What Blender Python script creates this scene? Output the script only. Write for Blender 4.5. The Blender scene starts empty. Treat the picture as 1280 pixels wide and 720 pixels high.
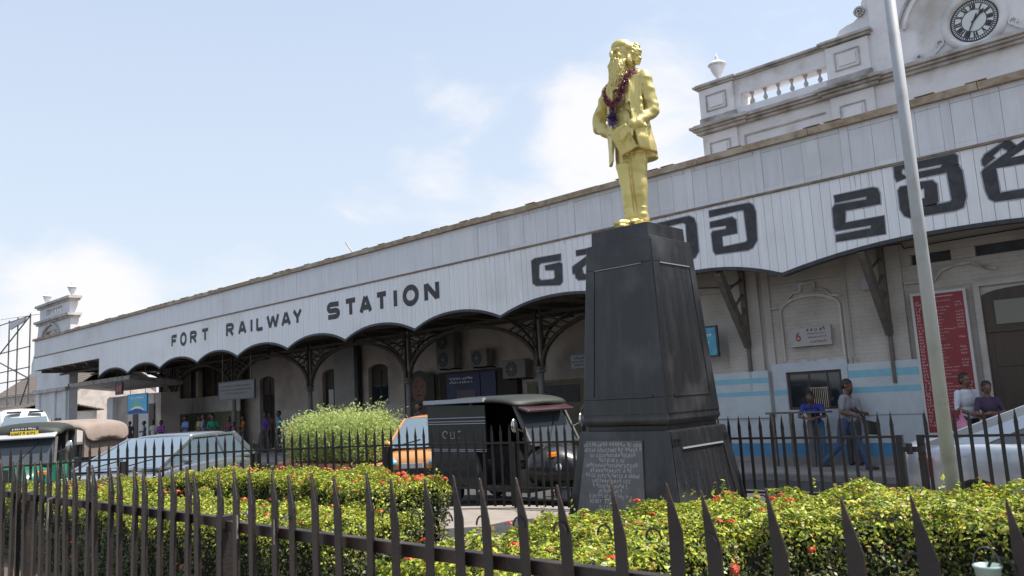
import bpy, bmesh, math, random
import numpy as np
from mathutils import Vector, Matrix, noise, Euler
random.seed(7); RNG = np.random.default_rng(7)
S = bpy.context.scene
COL = S.collection
R = math.radians

# ---------------------------------------------------------------- camera
cd = bpy.data.cameras.new('camera'); cam = bpy.data.objects.new('camera', cd); COL.objects.link(cam)
cd.lens = 27.96; cd.sensor_width = 36; cd.clip_end = 2000; cd.clip_start = .05
yaw, pit, rol = R(42.392), R(7.803), R(-3.246)
fwd = Vector((-math.sin(yaw)*math.cos(pit), math.cos(yaw)*math.cos(pit), math.sin(pit)))
rt = Vector((math.cos(yaw), math.sin(yaw), 0)); up = rt.cross(fwd)
RR = rt*math.cos(rol)+up*math.sin(rol); UU = -rt*math.sin(rol)+up*math.cos(rol)
M = Matrix((RR, UU, -fwd)).transposed().to_4x4(); M.translation = (0, 0, 1.9)
cam.matrix_world = M
cd.dof.use_dof = True; cd.dof.focus_distance = 12; cd.dof.aperture_fstop = 7.1
S.camera = cam

# ---------------------------------------------------------------- light
SUN_EL = R(63); SUNV = Vector((.80, .60, 0)).normalized()
sd = Vector((SUNV.x*math.cos(SUN_EL), SUNV.y*math.cos(SUN_EL), math.sin(SUN_EL)))
ld = bpy.data.lights.new('sun', 'SUN'); ld.energy = 3.9; ld.angle = R(.6); ld.color = (1, .95, .87)
lo = bpy.data.objects.new('sun', ld); COL.objects.link(lo)
lo.rotation_euler = sd.to_track_quat('Z', 'Y').to_euler(); lo.location = (0, 0, 40)
W = bpy.data.worlds.new('World'); S.world = W; W.use_nodes = True
nt = W.node_tree; N = nt.nodes; L = nt.links
for n in list(N): N.remove(n)
out = N.new('ShaderNodeOutputWorld'); bg = N.new('ShaderNodeBackground'); bg.inputs[1].default_value = .15
sky = N.new('ShaderNodeTexSky'); sky.sky_type = 'NISHITA'; sky.sun_disc = False
sky.sun_elevation = SUN_EL; sky.sun_rotation = math.atan2(sd.x, sd.y); sky.air_density = 1.0; sky.dust_density = 1.6; sky.ozone_density = 1.5
tc = N.new('ShaderNodeTexCoord')
def nmath(op, a, b_=None, clamp=False):
    n_ = N.new('ShaderNodeMath'); n_.operation = op; n_.use_clamp = clamp
    for k_, v_ in ((0, a), (1, b_)):
        if v_ is None: continue
        if hasattr(v_, 'links'): L.new(v_, n_.inputs[k_])
        else: n_.inputs[k_].default_value = v_
    return n_.outputs[0]
mp = N.new('ShaderNodeMapping'); mp.inputs['Scale'].default_value = (1.0, 1.0, 2.0); mp.inputs['Location'].default_value = (.9, .3, .2)
nz = N.new('ShaderNodeTexNoise'); nz.inputs['Scale'].default_value = 5.2; nz.inputs['Detail'].default_value = 10; nz.inputs['Roughness'].default_value = .58; nz.inputs['Distortion'].default_value = .3
L.new(tc.outputs['Generated'], mp.inputs[0]); L.new(mp.outputs[0], nz.inputs[0])
sep = N.new('ShaderNodeSeparateXYZ'); L.new(tc.outputs['Generated'], sep.inputs[0])
tot = None
for (az, el, wd, amp) in ((78,4,11,.36),(66,5,8,.30),(56,10,6,.16),(50,20,7,.17),(42,17,8,.22),(35,12,8,.26),(27,20,10,.25),(-40,25,40,.2),(120,20,30,.2),(180,30,40,.2),(-110,25,40,.2)):
    dv = Vector((-math.sin(R(az))*math.cos(R(el)), math.cos(R(az))*math.cos(R(el)), math.sin(R(el))))
    dp = N.new('ShaderNodeVectorMath'); dp.operation = 'DOT_PRODUCT'; L.new(tc.outputs['Generated'], dp.inputs[0]); dp.inputs[1].default_value = dv
    mr = N.new('ShaderNodeMapRange'); mr.interpolation_type = 'SMOOTHSTEP'; mr.inputs[1].default_value = math.cos(R(wd*1.3)); mr.inputs[2].default_value = 1; mr.inputs[3].default_value = 0; mr.inputs[4].default_value = amp; L.new(dp.outputs['Value'], mr.inputs[0])
    tot = mr.outputs[0] if tot is None else nmath('ADD', tot, mr.outputs[0])
cv = nmath('ADD', nmath('MULTIPLY', nz.outputs[0], 1.0), tot)
rp = N.new('ShaderNodeMapRange'); rp.interpolation_type = 'SMOOTHSTEP'; rp.inputs[1].default_value = .70; rp.inputs[2].default_value = 1.02; L.new(cv, rp.inputs[0])
haze = N.new('ShaderNodeMixRGB'); haze.inputs[0].default_value = .6; haze.inputs[2].default_value = (2.15, 2.45, 2.8, 1); L.new(sky.outputs[0], haze.inputs[1])
hz2 = N.new('ShaderNodeMixRGB'); hz2.inputs[2].default_value = (2.6, 2.82, 3.1, 1); hb = N.new('ShaderNodeMapRange'); hb.inputs[1].default_value = -.02; hb.inputs[2].default_value = .55; hb.inputs[3].default_value = .85; hb.inputs[4].default_value = .1
L.new(sep.outputs[2], hb.inputs[0]); L.new(hb.outputs[0], hz2.inputs[0]); L.new(haze.outputs[0], hz2.inputs[1])
cm = N.new('ShaderNodeMixRGB'); cm.inputs[2].default_value = (3.45, 3.4, 3.45, 1)
L.new(nmath('MULTIPLY', rp.outputs[0], .9), cm.inputs[0]); L.new(hz2.outputs[0], cm.inputs[1]); L.new(cm.outputs[0], bg.inputs[0]); L.new(bg.outputs[0], out.inputs[0])
S.view_settings.view_transform = 'Standard'; S.view_settings.look = 'None'; S.view_settings.exposure = .98; S.view_settings.gamma = 1
S.render.engine = 'CYCLES'

# ---------------------------------------------------------------- materials
def mat(name, c, rough=.7, metal=0, c2=None, scale=3., stretch=(1, 1, 1), lo_=.4, hi=.7, bump=0, bscale=None, spec=.5, coat=0, c3=None, s3=.6, island=0, trans=0, brick=None, ov=0):
    m = bpy.data.materials.new(name); m.use_nodes = True
    t = m.node_tree; n = t.nodes; l = t.links; b = n['Principled BSDF']
    b.inputs['Base Color'].default_value = (*c, 1); b.inputs['Roughness'].default_value = rough; b.inputs['Metallic'].default_value = metal
    b.inputs['Specular IOR Level'].default_value = spec; b.inputs['Coat Weight'].default_value = coat
    co = n.new('ShaderNodeTexCoord'); mapn = n.new('ShaderNodeMapping'); mapn.inputs['Scale'].default_value = stretch
    l.new(co.outputs['Object'], mapn.inputs[0]); src = None
    if c2:
        z = n.new('ShaderNodeTexNoise'); z.inputs['Scale'].default_value = scale; z.inputs['Detail'].default_value = 7; z.inputs['Roughness'].default_value = .62
        l.new(mapn.outputs[0], z.inputs[0]); r_ = n.new('ShaderNodeValToRGB')
        r_.color_ramp.elements[0].position = lo_; r_.color_ramp.elements[1].position = hi
        r_.color_ramp.elements[0].color = (*c, 1); r_.color_ramp.elements[1].color = (*c2, 1)
        l.new(z.outputs[0], r_.inputs[0]); src = r_.outputs[0]
        if c3:
            z3 = n.new('ShaderNodeTexNoise'); z3.inputs['Scale'].default_value = s3; z3.inputs['Detail'].default_value = 8
            l.new(co.outputs['Object'], z3.inputs[0]); r3 = n.new('ShaderNodeValToRGB'); r3.color_ramp.elements[0].position = .52; r3.color_ramp.elements[1].position = .74
            l.new(z3.outputs[0], r3.inputs[0]); mx = n.new('ShaderNodeMixRGB'); mx.inputs[2].default_value = (*c3, 1)
            l.new(r3.outputs[0], mx.inputs[0]); l.new(src, mx.inputs[1]); src = mx.outputs[0]
    if island:
        g = n.new('ShaderNodeNewGeometry'); mx = n.new('ShaderNodeValToRGB')
        cs = island; e = mx.color_ramp.elements
        e[0].color = (*cs[0], 1); e[1].color = (*cs[-1], 1)
        for i, q in enumerate(cs[1:-1]): k = e.new((i+1)/(len(cs)-1)); k.color = (*q, 1)
        l.new(g.outputs['Random Per Island'], mx.inputs[0]); src = mx.outputs[0]
    if ov:
        oi = n.new('ShaderNodeObjectInfo'); vr = n.new('ShaderNodeMapRange'); vr.inputs[3].default_value = 1-ov; vr.inputs[4].default_value = 1+ov*.3; l.new(oi.outputs['Random'], vr.inputs[0])
        hv = n.new('ShaderNodeHueSaturation'); l.new(vr.outputs[0], hv.inputs['Value']); l.new(src, hv.inputs['Color']); src = hv.outputs[0]
    if src: l.new(src, b.inputs['Base Color'])
    if bump or brick:
        bp = n.new('ShaderNodeBump'); bp.inputs['Strength'].default_value = bump or .5; bp.inputs['Distance'].default_value = .02
        if brick:
            bt = n.new('ShaderNodeTexBrick'); bt.inputs['Scale'].default_value = 1; bt.inputs['Brick Width'].default_value = .24; bt.inputs['Row Height'].default_value = .085; bt.inputs['Mortar Size'].default_value = .007
            bt.inputs['Mortar Smooth'].default_value = .6
            bt.inputs[1].default_value = (1, 1, 1, 1); bt.inputs[2].default_value = (.85, .85, .85, 1); bt.inputs[3].default_value = (0, 0, 0, 1)
            m2 = n.new('ShaderNodeMapping'); m2.inputs['Rotation'].default_value = (R(90), 0, 0); l.new(co.outputs['Object'], m2.inputs[0])
            l.new(m2.outputs[0], bt.inputs[0]); l.new(bt.outputs[0], bp.inputs['Height'])
            if src:
                dk = n.new('ShaderNodeMixRGB'); dk.blend_type = 'MULTIPLY'; dk.inputs[0].default_value = .12
                l.new(src, dk.inputs[1]); l.new(bt.outputs[0], dk.inputs[2]); l.new(dk.outputs[0], b.inputs['Base Color'])
        else:
            z2 = n.new('ShaderNodeTexNoise'); z2.inputs['Scale'].default_value = bscale or scale*4; z2.inputs['Detail'].default_value = 5
            l.new(mapn.outputs[0], z2.inputs[0]); l.new(z2.outputs[0], bp.inputs['Height'])
        l.new(bp.outputs[0], b.inputs['Normal'])
    if trans:
        tr = n.new('ShaderNodeBsdfTranslucent'); ms = n.new('ShaderNodeMixShader'); ms.inputs[0].default_value = trans
        if src: l.new(src, tr.inputs[0])
        else: tr.inputs[0].default_value = (*c, 1)
        l.new(b.outputs[0], ms.inputs[1]); l.new(tr.outputs[0], ms.inputs[2]); l.new(ms.outputs[0], n['Material Output'].inputs[0])
    return m
WB = mat('white boards', (.80, .80, .82), .55, c2=(.70, .70, .73), scale=2.0, stretch=(6, 1, .35), lo_=.42, hi=.72, bump=.15, bscale=14, c3=(.68, .67, .66), s3=.6, ov=.05)
RUSTRUN = mat('rust run', (.42, .34, .27), .8)
WB2 = mat('white boards upper', (.68, .68, .71), .6, c2=(.58, .58, .61), scale=1.7, stretch=(5, 1, .4), lo_=.4, hi=.75, bump=.15, bscale=12, c3=(.58, .57, .57), s3=.7, ov=.08)
TAN = mat('tan trim', (.40, .32, .24), .8, c2=(.24, .17, .11), scale=3, stretch=(2, 1, 3), bump=.3, c3=(.55, .47, .38), s3=1.3)
RUST = mat('brown strip', (.26, .20, .15), .8, c2=(.14, .1, .07), scale=5)
BLK = mat('black paint', (.022, .022, .026), .55, c2=(.05, .05, .055), scale=6)
GREY = mat('grey outline', (.33, .34, .38), .6)
PLW = mat('plaster white', (0.759, 0.747, 0.77), .75, c2=(0.632, 0.621, 0.632), scale=1.3, bump=.12, bscale=20, c3=(0.414, 0.391, 0.356), s3=1.1)
PLD = mat('plaster weathered', (.52, .50, .49), .8, c2=(.33, .30, .27), scale=2.6, lo_=.38, hi=.66, bump=.25, bscale=18, c3=(.16, .14, .12), s3=2.2)
BRK = mat('painted brick', (.46, .42, .38), .8, c2=(.36, .325, .29), scale=1.5, brick=True, bump=.35)
INW = mat('inner wall', (0.58, 0.506, 0.448), .8, c2=(0.411, 0.353, 0.323), scale=.8, bump=.1, c3=(0.29, 0.247, 0.219), s3=.5)
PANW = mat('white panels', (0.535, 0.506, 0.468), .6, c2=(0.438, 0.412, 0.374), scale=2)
OLIVE = mat('olive wall', (0.176, 0.16, 0.112), .8, c2=(0.128, 0.112, 0.08), scale=1.5)
STEEL = mat('grey steel', (.10, .095, .09), .6, c2=(.055, .05, .045), scale=8, bump=.1)
STRUT = mat('old strut', (0.13, 0.11, 0.0936), .7, c2=(0.078, 0.0625, 0.0504), scale=6, bump=.15)
COLP = mat('column paint', (0.255, 0.247, 0.247), .6, c2=(0.18, 0.173, 0.165), scale=6)
ROOFU = mat('roof underside', (0.237, 0.195, 0.156), .85, c2=(0.152, 0.13, 0.105), scale=2)
DKW = mat('dark wood', (0.036, 0.0224, 0.016), .5, c2=(0.06, 0.036, 0.024), scale=5, stretch=(1, 1, .2), bump=.1)
GLS = mat('dark glass', (.02, .025, .03), .06, spec=.8)
GLV = mat('vehicle glass', (.03, .04, .045), .04, spec=1, coat=1)
GLB = mat('sky reflection glass', (.10, .14, .17), .03, spec=1, coat=1)  # reflected sky brightness put into the base colour
LBL = mat('pale blue paint', (0.169, 0.39, 0.494), .5, c2=(0.221, 0.429, 0.507), scale=4)
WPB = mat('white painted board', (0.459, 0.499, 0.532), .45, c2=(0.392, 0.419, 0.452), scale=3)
BBL = mat('blue paint', (0.055, 0.203, 0.399), .5, c2=(0.088, 0.243, 0.38), scale=5)
GRC = mat('grey concrete', (.25, .24, .23), .85, c2=(.17, .16, .15), scale=3, bump=.3, bscale=30)
RED = mat('red board', (0.238, 0.0224, 0.03), .5, c2=(0.182, 0.0192, 0.024), scale=2)
WHT = mat('white lettering', (.75, .75, .75), .6)
PNK = mat('pink grey lettering', (.5, .3, .3), .6)
PED = mat('black granite paint', (.012, .0125, .0145), .3, c2=(.034, .035, .038), scale=2.0, stretch=(6, 6, .35), lo_=.46, hi=.85, bump=.2, bscale=7, c3=(.05, .05, .052), s3=1.6)
PLQ = mat('grey plaque', (.085, .09, .095), .5, c2=(.12, .12, .125), scale=7)
EDG = mat('pale edge', (.22, .23, .25), .5)
GOLD = mat('gold paint', (.62, .51, .19), .40, metal=.5, c2=(.52, .43, .16), scale=3.5, lo_=.45, hi=.75, bump=.12, bscale=40)
FEN = mat('fence paint', (.014, .010, .009), .5, c2=(.026, .017, .014), scale=9, bump=.2, bscale=60, c3=(.07, .04, .03), s3=6, ov=.35)
FEN2 = mat('rear fence paint', (.007, .006, .007), .6, c2=(.014, .011, .011), scale=9)
POLE = mat('galvanised pole', (.40, .41, .43), .6, metal=.0, c2=(.33, .34, .36), scale=4, stretch=(1, 1, .3), c3=(.24, .22, .2), s3=3)
ROAD = mat('asphalt', (.055, .054, .053), .9, c2=(.04, .04, .04), scale=3, bump=.3, bscale=60, c3=(.08, .078, .075), s3=.4)
PAV = mat('paving', (0.289, 0.264, 0.24), .85, c2=(0.204, 0.19, 0.176), scale=2, bump=.2, bscale=40)
PATH = mat('path concrete', (.27, .235, .205), .85, c2=(.21, .18, .155), scale=2.5, bump=.2, bscale=40)
SOIL = mat('soil', (.07, .05, .035), .95, c2=(.11, .09, .06), scale=6, bump=.5, bscale=30)
KERB = mat('kerb', (.22, .21, .2), .85, c2=(.15, .14, .13), scale=4)
TILE = mat('red roof tile', (0.162, 0.13, 0.106), .85, c2=(0.108, 0.091, 0.0792), scale=5)
TYRE = mat('tyre', (.02, .02, .02), .85)
CHR = mat('chrome', (.6, .6, .6), .2, metal=1)
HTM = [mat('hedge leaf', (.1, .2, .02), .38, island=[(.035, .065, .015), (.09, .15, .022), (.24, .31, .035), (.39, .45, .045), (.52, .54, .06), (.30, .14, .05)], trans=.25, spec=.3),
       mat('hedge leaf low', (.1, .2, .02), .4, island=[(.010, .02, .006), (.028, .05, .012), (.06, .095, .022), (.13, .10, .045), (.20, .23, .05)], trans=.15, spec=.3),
       mat('dry leaf', (.1, .2, .02), .6, island=[(.12, .07, .05), (.22, .13, .09), (.16, .14, .05), (.3, .2, .14)], trans=.2),
       mat('feathery leaf', (.1, .2, .02), .5, island=[(.22, .30, .06), (.45, .55, .16), (.58, .66, .26), (.5, .5, .26)], trans=.45, spec=.2)]
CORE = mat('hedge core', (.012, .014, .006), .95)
FLR = mat('red petals', (.5, .06, .02), .5, island=[(.50, .03, .02), (.60, .07, .03), (.64, .14, .06)], trans=.3)
TWIG = mat('twig', (.09, .065, .04), .9)
# ---------------------------------------------------------------- mesh building
class MB:
    def __init__(s): s.v = []; s.f = []; s.m = []; s.mi = 0; s.T = None
    def add(s, vs, fs):
        o = len(s.v)
        if s.T is not None: vs = [tuple(s.T @ Vector(v)) for v in vs]
        s.v += [tuple(v) for v in vs]; s.f += [tuple(o+i for i in f) for f in fs]; s.m += [s.mi]*len(fs)
        return s
    def box(s, x0, x1, y0, y1, z0, z1):
        s.add([(x0,y0,z0),(x1,y0,z0),(x1,y1,z0),(x0,y1,z0),(x0,y0,z1),(x1,y0,z1),(x1,y1,z1),(x0,y1,z1)],
              [(0,3,2,1),(4,5,6,7),(0,1,5,4),(1,2,6,5),(2,3,7,6),(3,0,4,7)]); return s
    def hexa(s, b, t):       # bottom 4 points, top 4 points
        s.add(list(b)+list(t), [(0,3,2,1),(4,5,6,7),(0,1,5,4),(1,2,6,5),(2,3,7,6),(3,0,4,7)]); return s
    def xz(s, pts, y0, y1):  # polygon in XZ extruded in y (y0 front)
        n = len(pts); s.add([(x,y0,z) for x,z in pts]+[(x,y1,z) for x,z in pts],
            [tuple(range(n)), tuple(range(2*n-1, n-1, -1))]+[(i, n+i, n+(i+1)%n, (i+1)%n) for i in range(n)]); return s
    def tube(s, p, q, r0, r1=None, n=8, cap=True):
        p = Vector(p); q = Vector(q); r1 = r0 if r1 is None else r1; d = (q-p).normalized()
        a = d.orthogonal().normalized(); b = d.cross(a); vs = []
        for c, r in ((p, r0), (q, r1)):
            vs += [c+(a*math.cos(2*math.pi*i/n)+b*math.sin(2*math.pi*i/n))*r for i in range(n)]
        fs = [(i, (i+1)%n, n+(i+1)%n, n+i) for i in range(n)]
        if cap: fs += [tuple(range(n-1, -1, -1)), tuple(range(n, 2*n))]
        s.add(vs, fs); return s
    def path(s, pts, r, n=6, square=False):
        for a, b in zip(pts[:-1], pts[1:]):
            if (Vector(b)-Vector(a)).length > 1e-4: s.tube(a, b, r, n=4 if square else n)
        return s
    def bar(s, p, q, w, h):  # rectangular bar between points, w along horizontal normal, h vertical-ish
        p = Vector(p); q = Vector(q); d = (q-p).normalized()
        side = d.cross(Vector((0,0,1)))
        if side.length < .01: side = Vector((1,0,0))
        side.normalize(); u = side.cross(d).normalized(); a = side*w/2; b = u*h/2
        s.add([p-a-b, p+a-b, p+a+b, p-a+b, q-a-b, q+a-b, q+a+b, q-a+b], [(0,3,2,1),(4,5,6,7),(0,1,5,4),(1,2,6,5),(2,3,7,6),(3,0,4,7)]); return s
    def ell(s, c, r, n=12, m=8, rot=None):
        c = Vector(c); rot = rot or Matrix.Identity(3); vs = []; fs = []
        for j in range(m+1):
            t = math.pi*j/m
            for i in range(n):
                a = 2*math.pi*i/n
                vs.append(c+rot@Vector((r[0]*math.sin(t)*math.cos(a), r[1]*math.sin(t)*math.sin(a), r[2]*math.cos(t))))
        for j in range(m):
            for i in range(n): fs.append((j*n+i, (j+1)*n+i, (j+1)*n+(i+1)%n, j*n+(i+1)%n))
        s.add(vs, fs); return s
    def lathe(s, prof, c=(0,0,0), n=16):
        vs = []; fs = []
        for r, z in prof: vs += [(c[0]+r*math.cos(2*math.pi*i/n), c[1]+r*math.sin(2*math.pi*i/n), c[2]+z) for i in range(n)]
        for j in range(len(prof)-1):
            for i in range(n): fs.append((j*n+i, j*n+(i+1)%n, (j+1)*n+(i+1)%n, (j+1)*n+i))
        fs += [tuple(range(n-1,-1,-1)), tuple(range(len(vs)-n, len(vs)))]
        s.add(vs, fs); return s
    def loft(s, rings, cap=True):
        n = len(rings[0]); vs = [v for r in rings for v in r]; fs = []
        for j in range(len(rings)-1):
            for i in range(n): fs.append((j*n+i, j*n+(i+1)%n, (j+1)*n+(i+1)%n, (j+1)*n+i))
        if cap: fs += [tuple(range(n-1,-1,-1)), tuple(range(len(vs)-n, len(vs)))]
        s.add(vs, fs); return s
    def mesh(s, name, mats, smooth=False):
        me = bpy.data.meshes.new(name); me.from_pydata(s.v, [], s.f)
        for m in (mats if isinstance(mats, (list, tuple)) else [mats]): me.materials.append(m)
        if isinstance(mats, (list, tuple)) and len(mats) > 1: me.polygons.foreach_set('material_index', s.m)
        if smooth: me.polygons.foreach_set('use_smooth', [True]*len(me.polygons))
        me.validate(); me.update(); return me
    def build(s, name, mats, parent=None, smooth=False, bevel=0, sub=0):
        o = bpy.data.objects.new(name, s.mesh(name, mats, smooth)); COL.objects.link(o)
        if parent: o.parent = parent
        if bevel:
            b = o.modifiers.new('bevel', 'BEVEL'); b.width = bevel; b.segments = 2; b.limit_method = 'ANGLE'; b.angle_limit = R(40)
        if sub:
            b = o.modifiers.new('sub', 'SUBSURF'); b.levels = sub; b.render_levels = sub
        return o
def recalc(o):
    bm = bmesh.new(); bm.from_mesh(o.data); bmesh.ops.recalc_face_normals(bm, faces=bm.faces); bm.to_mesh(o.data); bm.free(); return o
def thing(name, label, cat, loc=(0,0,0), rz=0, group=None):
    o = bpy.data.objects.new(name, None); COL.objects.link(o); o.empty_display_size = .2
    o.location = loc; o.rotation_euler = (0, 0, rz); return tag(o, label, cat, group)
def tag(o, label, cat, group=None):
    o['label'] = label; o['category'] = cat
    if group: o['group'] = group
    return o
def struct(o): o['kind'] = 'structure'; return o
def stuff(o): o['kind'] = 'stuff'; return o
def inst(name, me, parent, loc=(0,0,0), rot=(0,0,0), sc=(1,1,1)):
    o = bpy.data.objects.new(name, me); COL.objects.link(o); o.location = loc; o.rotation_euler = rot; o.scale = sc
    if parent: o.parent = parent
    return o
def copy_tree(o, parent=None):
    c = o.copy(); COL.objects.link(c); c.parent = parent
    for ch in list(o.children): copy_tree(ch, c)
    return c
# ---------------------------------------------------------------- stroke lettering
def ribbon(mb, pts, w, y, wh=None, X0=0, Z0=0):
    """mitred ribbon in the XZ plane at depth y"""
    P = [Vector((p[0], p[1])) for p in pts]; closed = (P[0]-P[-1]).length < 1e-5
    if closed: P = P[:-1]
    n = len(P); Lf = []; Rt = []
    for i in range(n):
        a = P[i-1] if (i or closed) else None; b = P[(i+1)%n] if (i < n-1 or closed) else None
        d1 = (P[i]-a).normalized() if a is not None else None; d2 = (b-P[i]).normalized() if b is not None else None
        d1 = d1 or d2; d2 = d2 or d1
        n1 = Vector((-d1.y, d1.x)); n2 = Vector((-d2.y, d2.x)); m = (n1+n2)
        if m.length < .2: m = n1.copy()
        m.normalize(); k = 1/m.dot(n1) if m.dot(n1) > .72 else .92
        Lf.append(P[i]+m*w/2*k); Rt.append(P[i]-m*w/2*k)
    vs = [(X0+v.x, y, Z0+v.y) for v in Lf]+[(X0+v.x, y, Z0+v.y) for v in Rt]; fs = []
    for i in range(n if closed else n-1):
        j = (i+1)%n; fs.append((i, j, n+j, n+i))
    mb.add(vs, fs)
def arc(cx, cy, rx, ry, a0, a1, n=8): return [(cx+rx*math.cos(R(a0+(a1-a0)*i/n)), cy+ry*math.sin(R(a0+(a1-a0)*i/n))) for i in range(n+1)]
FONT = {'F': [[(0,0),(0,1)],[(0,.93),(1,.93)],[(0,.5),(.8,.5)]], 'O': [arc(.5,.5,.5,.5,0,360,16)],
 'R': [[(0,0),(0,1)],[(0,.94),(.6,.94)]+arc(.6,.72,.35,.22,90,-90,6)+[(0,.5)],[(.45,.5),(.95,0)]], 'T': [[(.5,0),(.5,1)],[(0,.93),(1,.93)]],
 'A': [[(0,0),(.46,1)],[(.54,1),(1,0)],[(.2,.3),(.8,.3)]], 'I': [[(.5,0),(.5,1)]], 'L': [[(0,1),(0,0)],[(0,.07),(1,.07)]],
 'W': [[(0,1),(.25,.04)],[(.25,.04),(.5,.9)],[(.5,.9),(.75,.04)],[(.75,.04),(1,1)]], 'Y': [[(0,1),(.5,.45)],[(.5,.45),(1,1)],[(.5,.55),(.5,0)]], 'N': [[(0,0),(0,1)],[(.06,.93),(.94,.07)],[(1,0),(1,1)]],
 'S': [[(1,.9),(.3,.93)]+arc(.28,.71,.25,.22,90,270,5)[1:]+[(.7,.49)]+arc(.72,.28,.25,.21,90,-90,5)[1:]+[(0,.08)]], 'H': [[(0,0),(0,1)],[(1,0),(1,1)],[(0,.5),(1,.5)]],
 'E': [[(0,0),(0,1)],[(0,.93),(1,.93)],[(0,.5),(.8,.5)],[(0,.07),(1,.07)]], '6': [arc(.5,.3,.42,.3,0,360,12),[(.08,.3),(.2,.7),(.75,1)]],
 'C': [arc(.5,.5,.5,.5,50,310,12)], 'P': [[(0,0),(0,1)],[(0,.94),(.6,.94)]+arc(.6,.72,.35,.22,90,-90,6)+[(0,.5)]], ' ': []}
def letter(mb, ch, x0, x1, z0, z1, w, y):
    for k, st in enumerate(FONT[ch]):
        q = w*.45
        ribbon(mb, [((x0+q)+p[0]*(x1-x0-2*q) if x1-x0 > 3*q else (x0+x1)/2, z0+p[1]*(z1-z0)) for p in st], w, y-.0006*k)
def text(mb, s_, x, z, h, w, y, adv=.85):
    for c in s_:
        if c != ' ': letter(mb, c, x, x+h*adv*.72, z, z+h, w, y)
        x += h*adv
    return x
def scribble(mb, x0, x1, z, h, w, y, rnd):
    """round looped script glyphs, too small in the photograph to read"""
    x = x0
    while x < x1-h*.5:
        g = h*rnd.uniform(.6, 1.1); k = rnd.randrange(4)
        if k == 0: ribbon(mb, arc(x+g*.4, z+h*.4, g*.36, h*.38, rnd.uniform(0,90), rnd.uniform(250,340), 6), w, y)
        elif k == 1: ribbon(mb, arc(x+g*.4, z+h*.35, g*.36, h*.33, 180, -60, 6), w, y); ribbon(mb, [(x+g*.1,z+h*.9),(x+g*.7,z+h*.95)], w, y-.0006)
        elif k == 2: ribbon(mb, [(x+g*.1,z+h*.7),(x+g*.1,z),(x+g*.6,z),(x+g*.6,z+h*.7)], w, y)
        else: ribbon(mb, arc(x+g*.25, z+h*.25, g*.2, h*.25, 0, 300, 5), w, y); ribbon(mb, [(x+g*.55,z),(x+g*.6,z+h*.9)], w, y-.0006)
        x += g+(h*.6 if rnd.random() < .14 else h*.08)
# ================================================================ SETTING: ground
struct(MB().box(-900, 900, -300, 900, -.6, 0).build('road', ROAD))
struct(MB().xz([(-70,-.2),(14,-.2),(14,.12),(-70,.12)], 15.3, 60).build('pavement', PAV))
struct(MB().box(-70, 14, 15.14, 15.298, -.2, .13).build('kerb', KERB, bevel=.02))
gp = [(-15.5,-1.5),(-14.9,4.1),(-12.7,7.3),(-8.8,9.55),(-5,10.05),(2.9,10.8),(6,-1.5)]
g = MB(); n = len(gp); g.add([(x,y,.2) for x,y in gp]+[(x,y,-.1) for x,y in gp], [tuple(range(n-1,-1,-1))]+[(i,(i+1)%n,n+(i+1)%n,n+i) for i in range(n)])
struct(recalc(g.build('path', PATH)))
def bed(pts, name='soil'):
    g = MB(); n = len(pts); g.add([(x,y,.26) for x,y in pts]+[(x,y,.18) for x,y in pts], [tuple(range(n)), *[(i,(i+1)%n,n+(i+1)%n,n+i) for i in range(n)]])
    struct(recalc(g.build(name, SOIL)))
bed([(-14,2.4),(-4.4,2.4),(-5.0,5.7),(-11.3,6.7),(-13.4,5.2)]); bed([(-3.7,2.3),(3,2.3),(3,7.2),(-1.2,7.1),(-3.1,6.5),(-3.8,5)])

# ================================================================ STATION: canopy with painted fascia
CUSP = [-54.4,-44.1,-40.36,-36.77,-33.08,-29.65,-25.95,-22.36,-18.74,-15.09,-10.9,-6.93,-.42,6.1]
def zbot(x):
    if x < -44.1: return 5.12
    for a, b in zip(CUSP[1:-1], CUSP[2:]):
        if a <= x <= b:
            t = (x-a)/(b-a)*2-1; return 4.155+.36*(1-abs(t)**2.15)
    return 4.155
YF = 16.0
can = thing('station_canopy', 'long white boarded station canopy with scalloped lower edge and painted black lettering', 'canopy', (0,0,0))
def lowplank(mb, x0, x1, dy, seg):
    xs = [x0+(x1-x0)*i/seg for i in range(seg+1)]
    pts = [(x, zbot(x)) for x in xs]+[(x1,5.88),(x0,5.88)]
    mb.xz(pts, YF+dy, YF+dy+.03)
x = -16.0; W0 = .2
while x < 6.05:
    w = W0*random.choice([.92,1,1,1.06]); x1 = min(x+w, 6.08)
    m = MB(); lowplank(m, x+.004, x1-.004, random.uniform(-.003,.003), 2); o = m.build('plank', WB, can); x = x1
m = MB(); x = -54.4
while x < -16.02:
    x1 = min(x+.2, -16.0)
    if x < -44.1 < x1: x1 = -44.1
    lowplank(m, x+.004, x1-.004, random.uniform(-.003,.003), 2); x = x1
stuff(m.build('plank', WB, can))
MB().box(-54.4, 6.08, YF+.034, YF+.06, 5.14, 6.9).build('backing_board', ROOFU, can)
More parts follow.
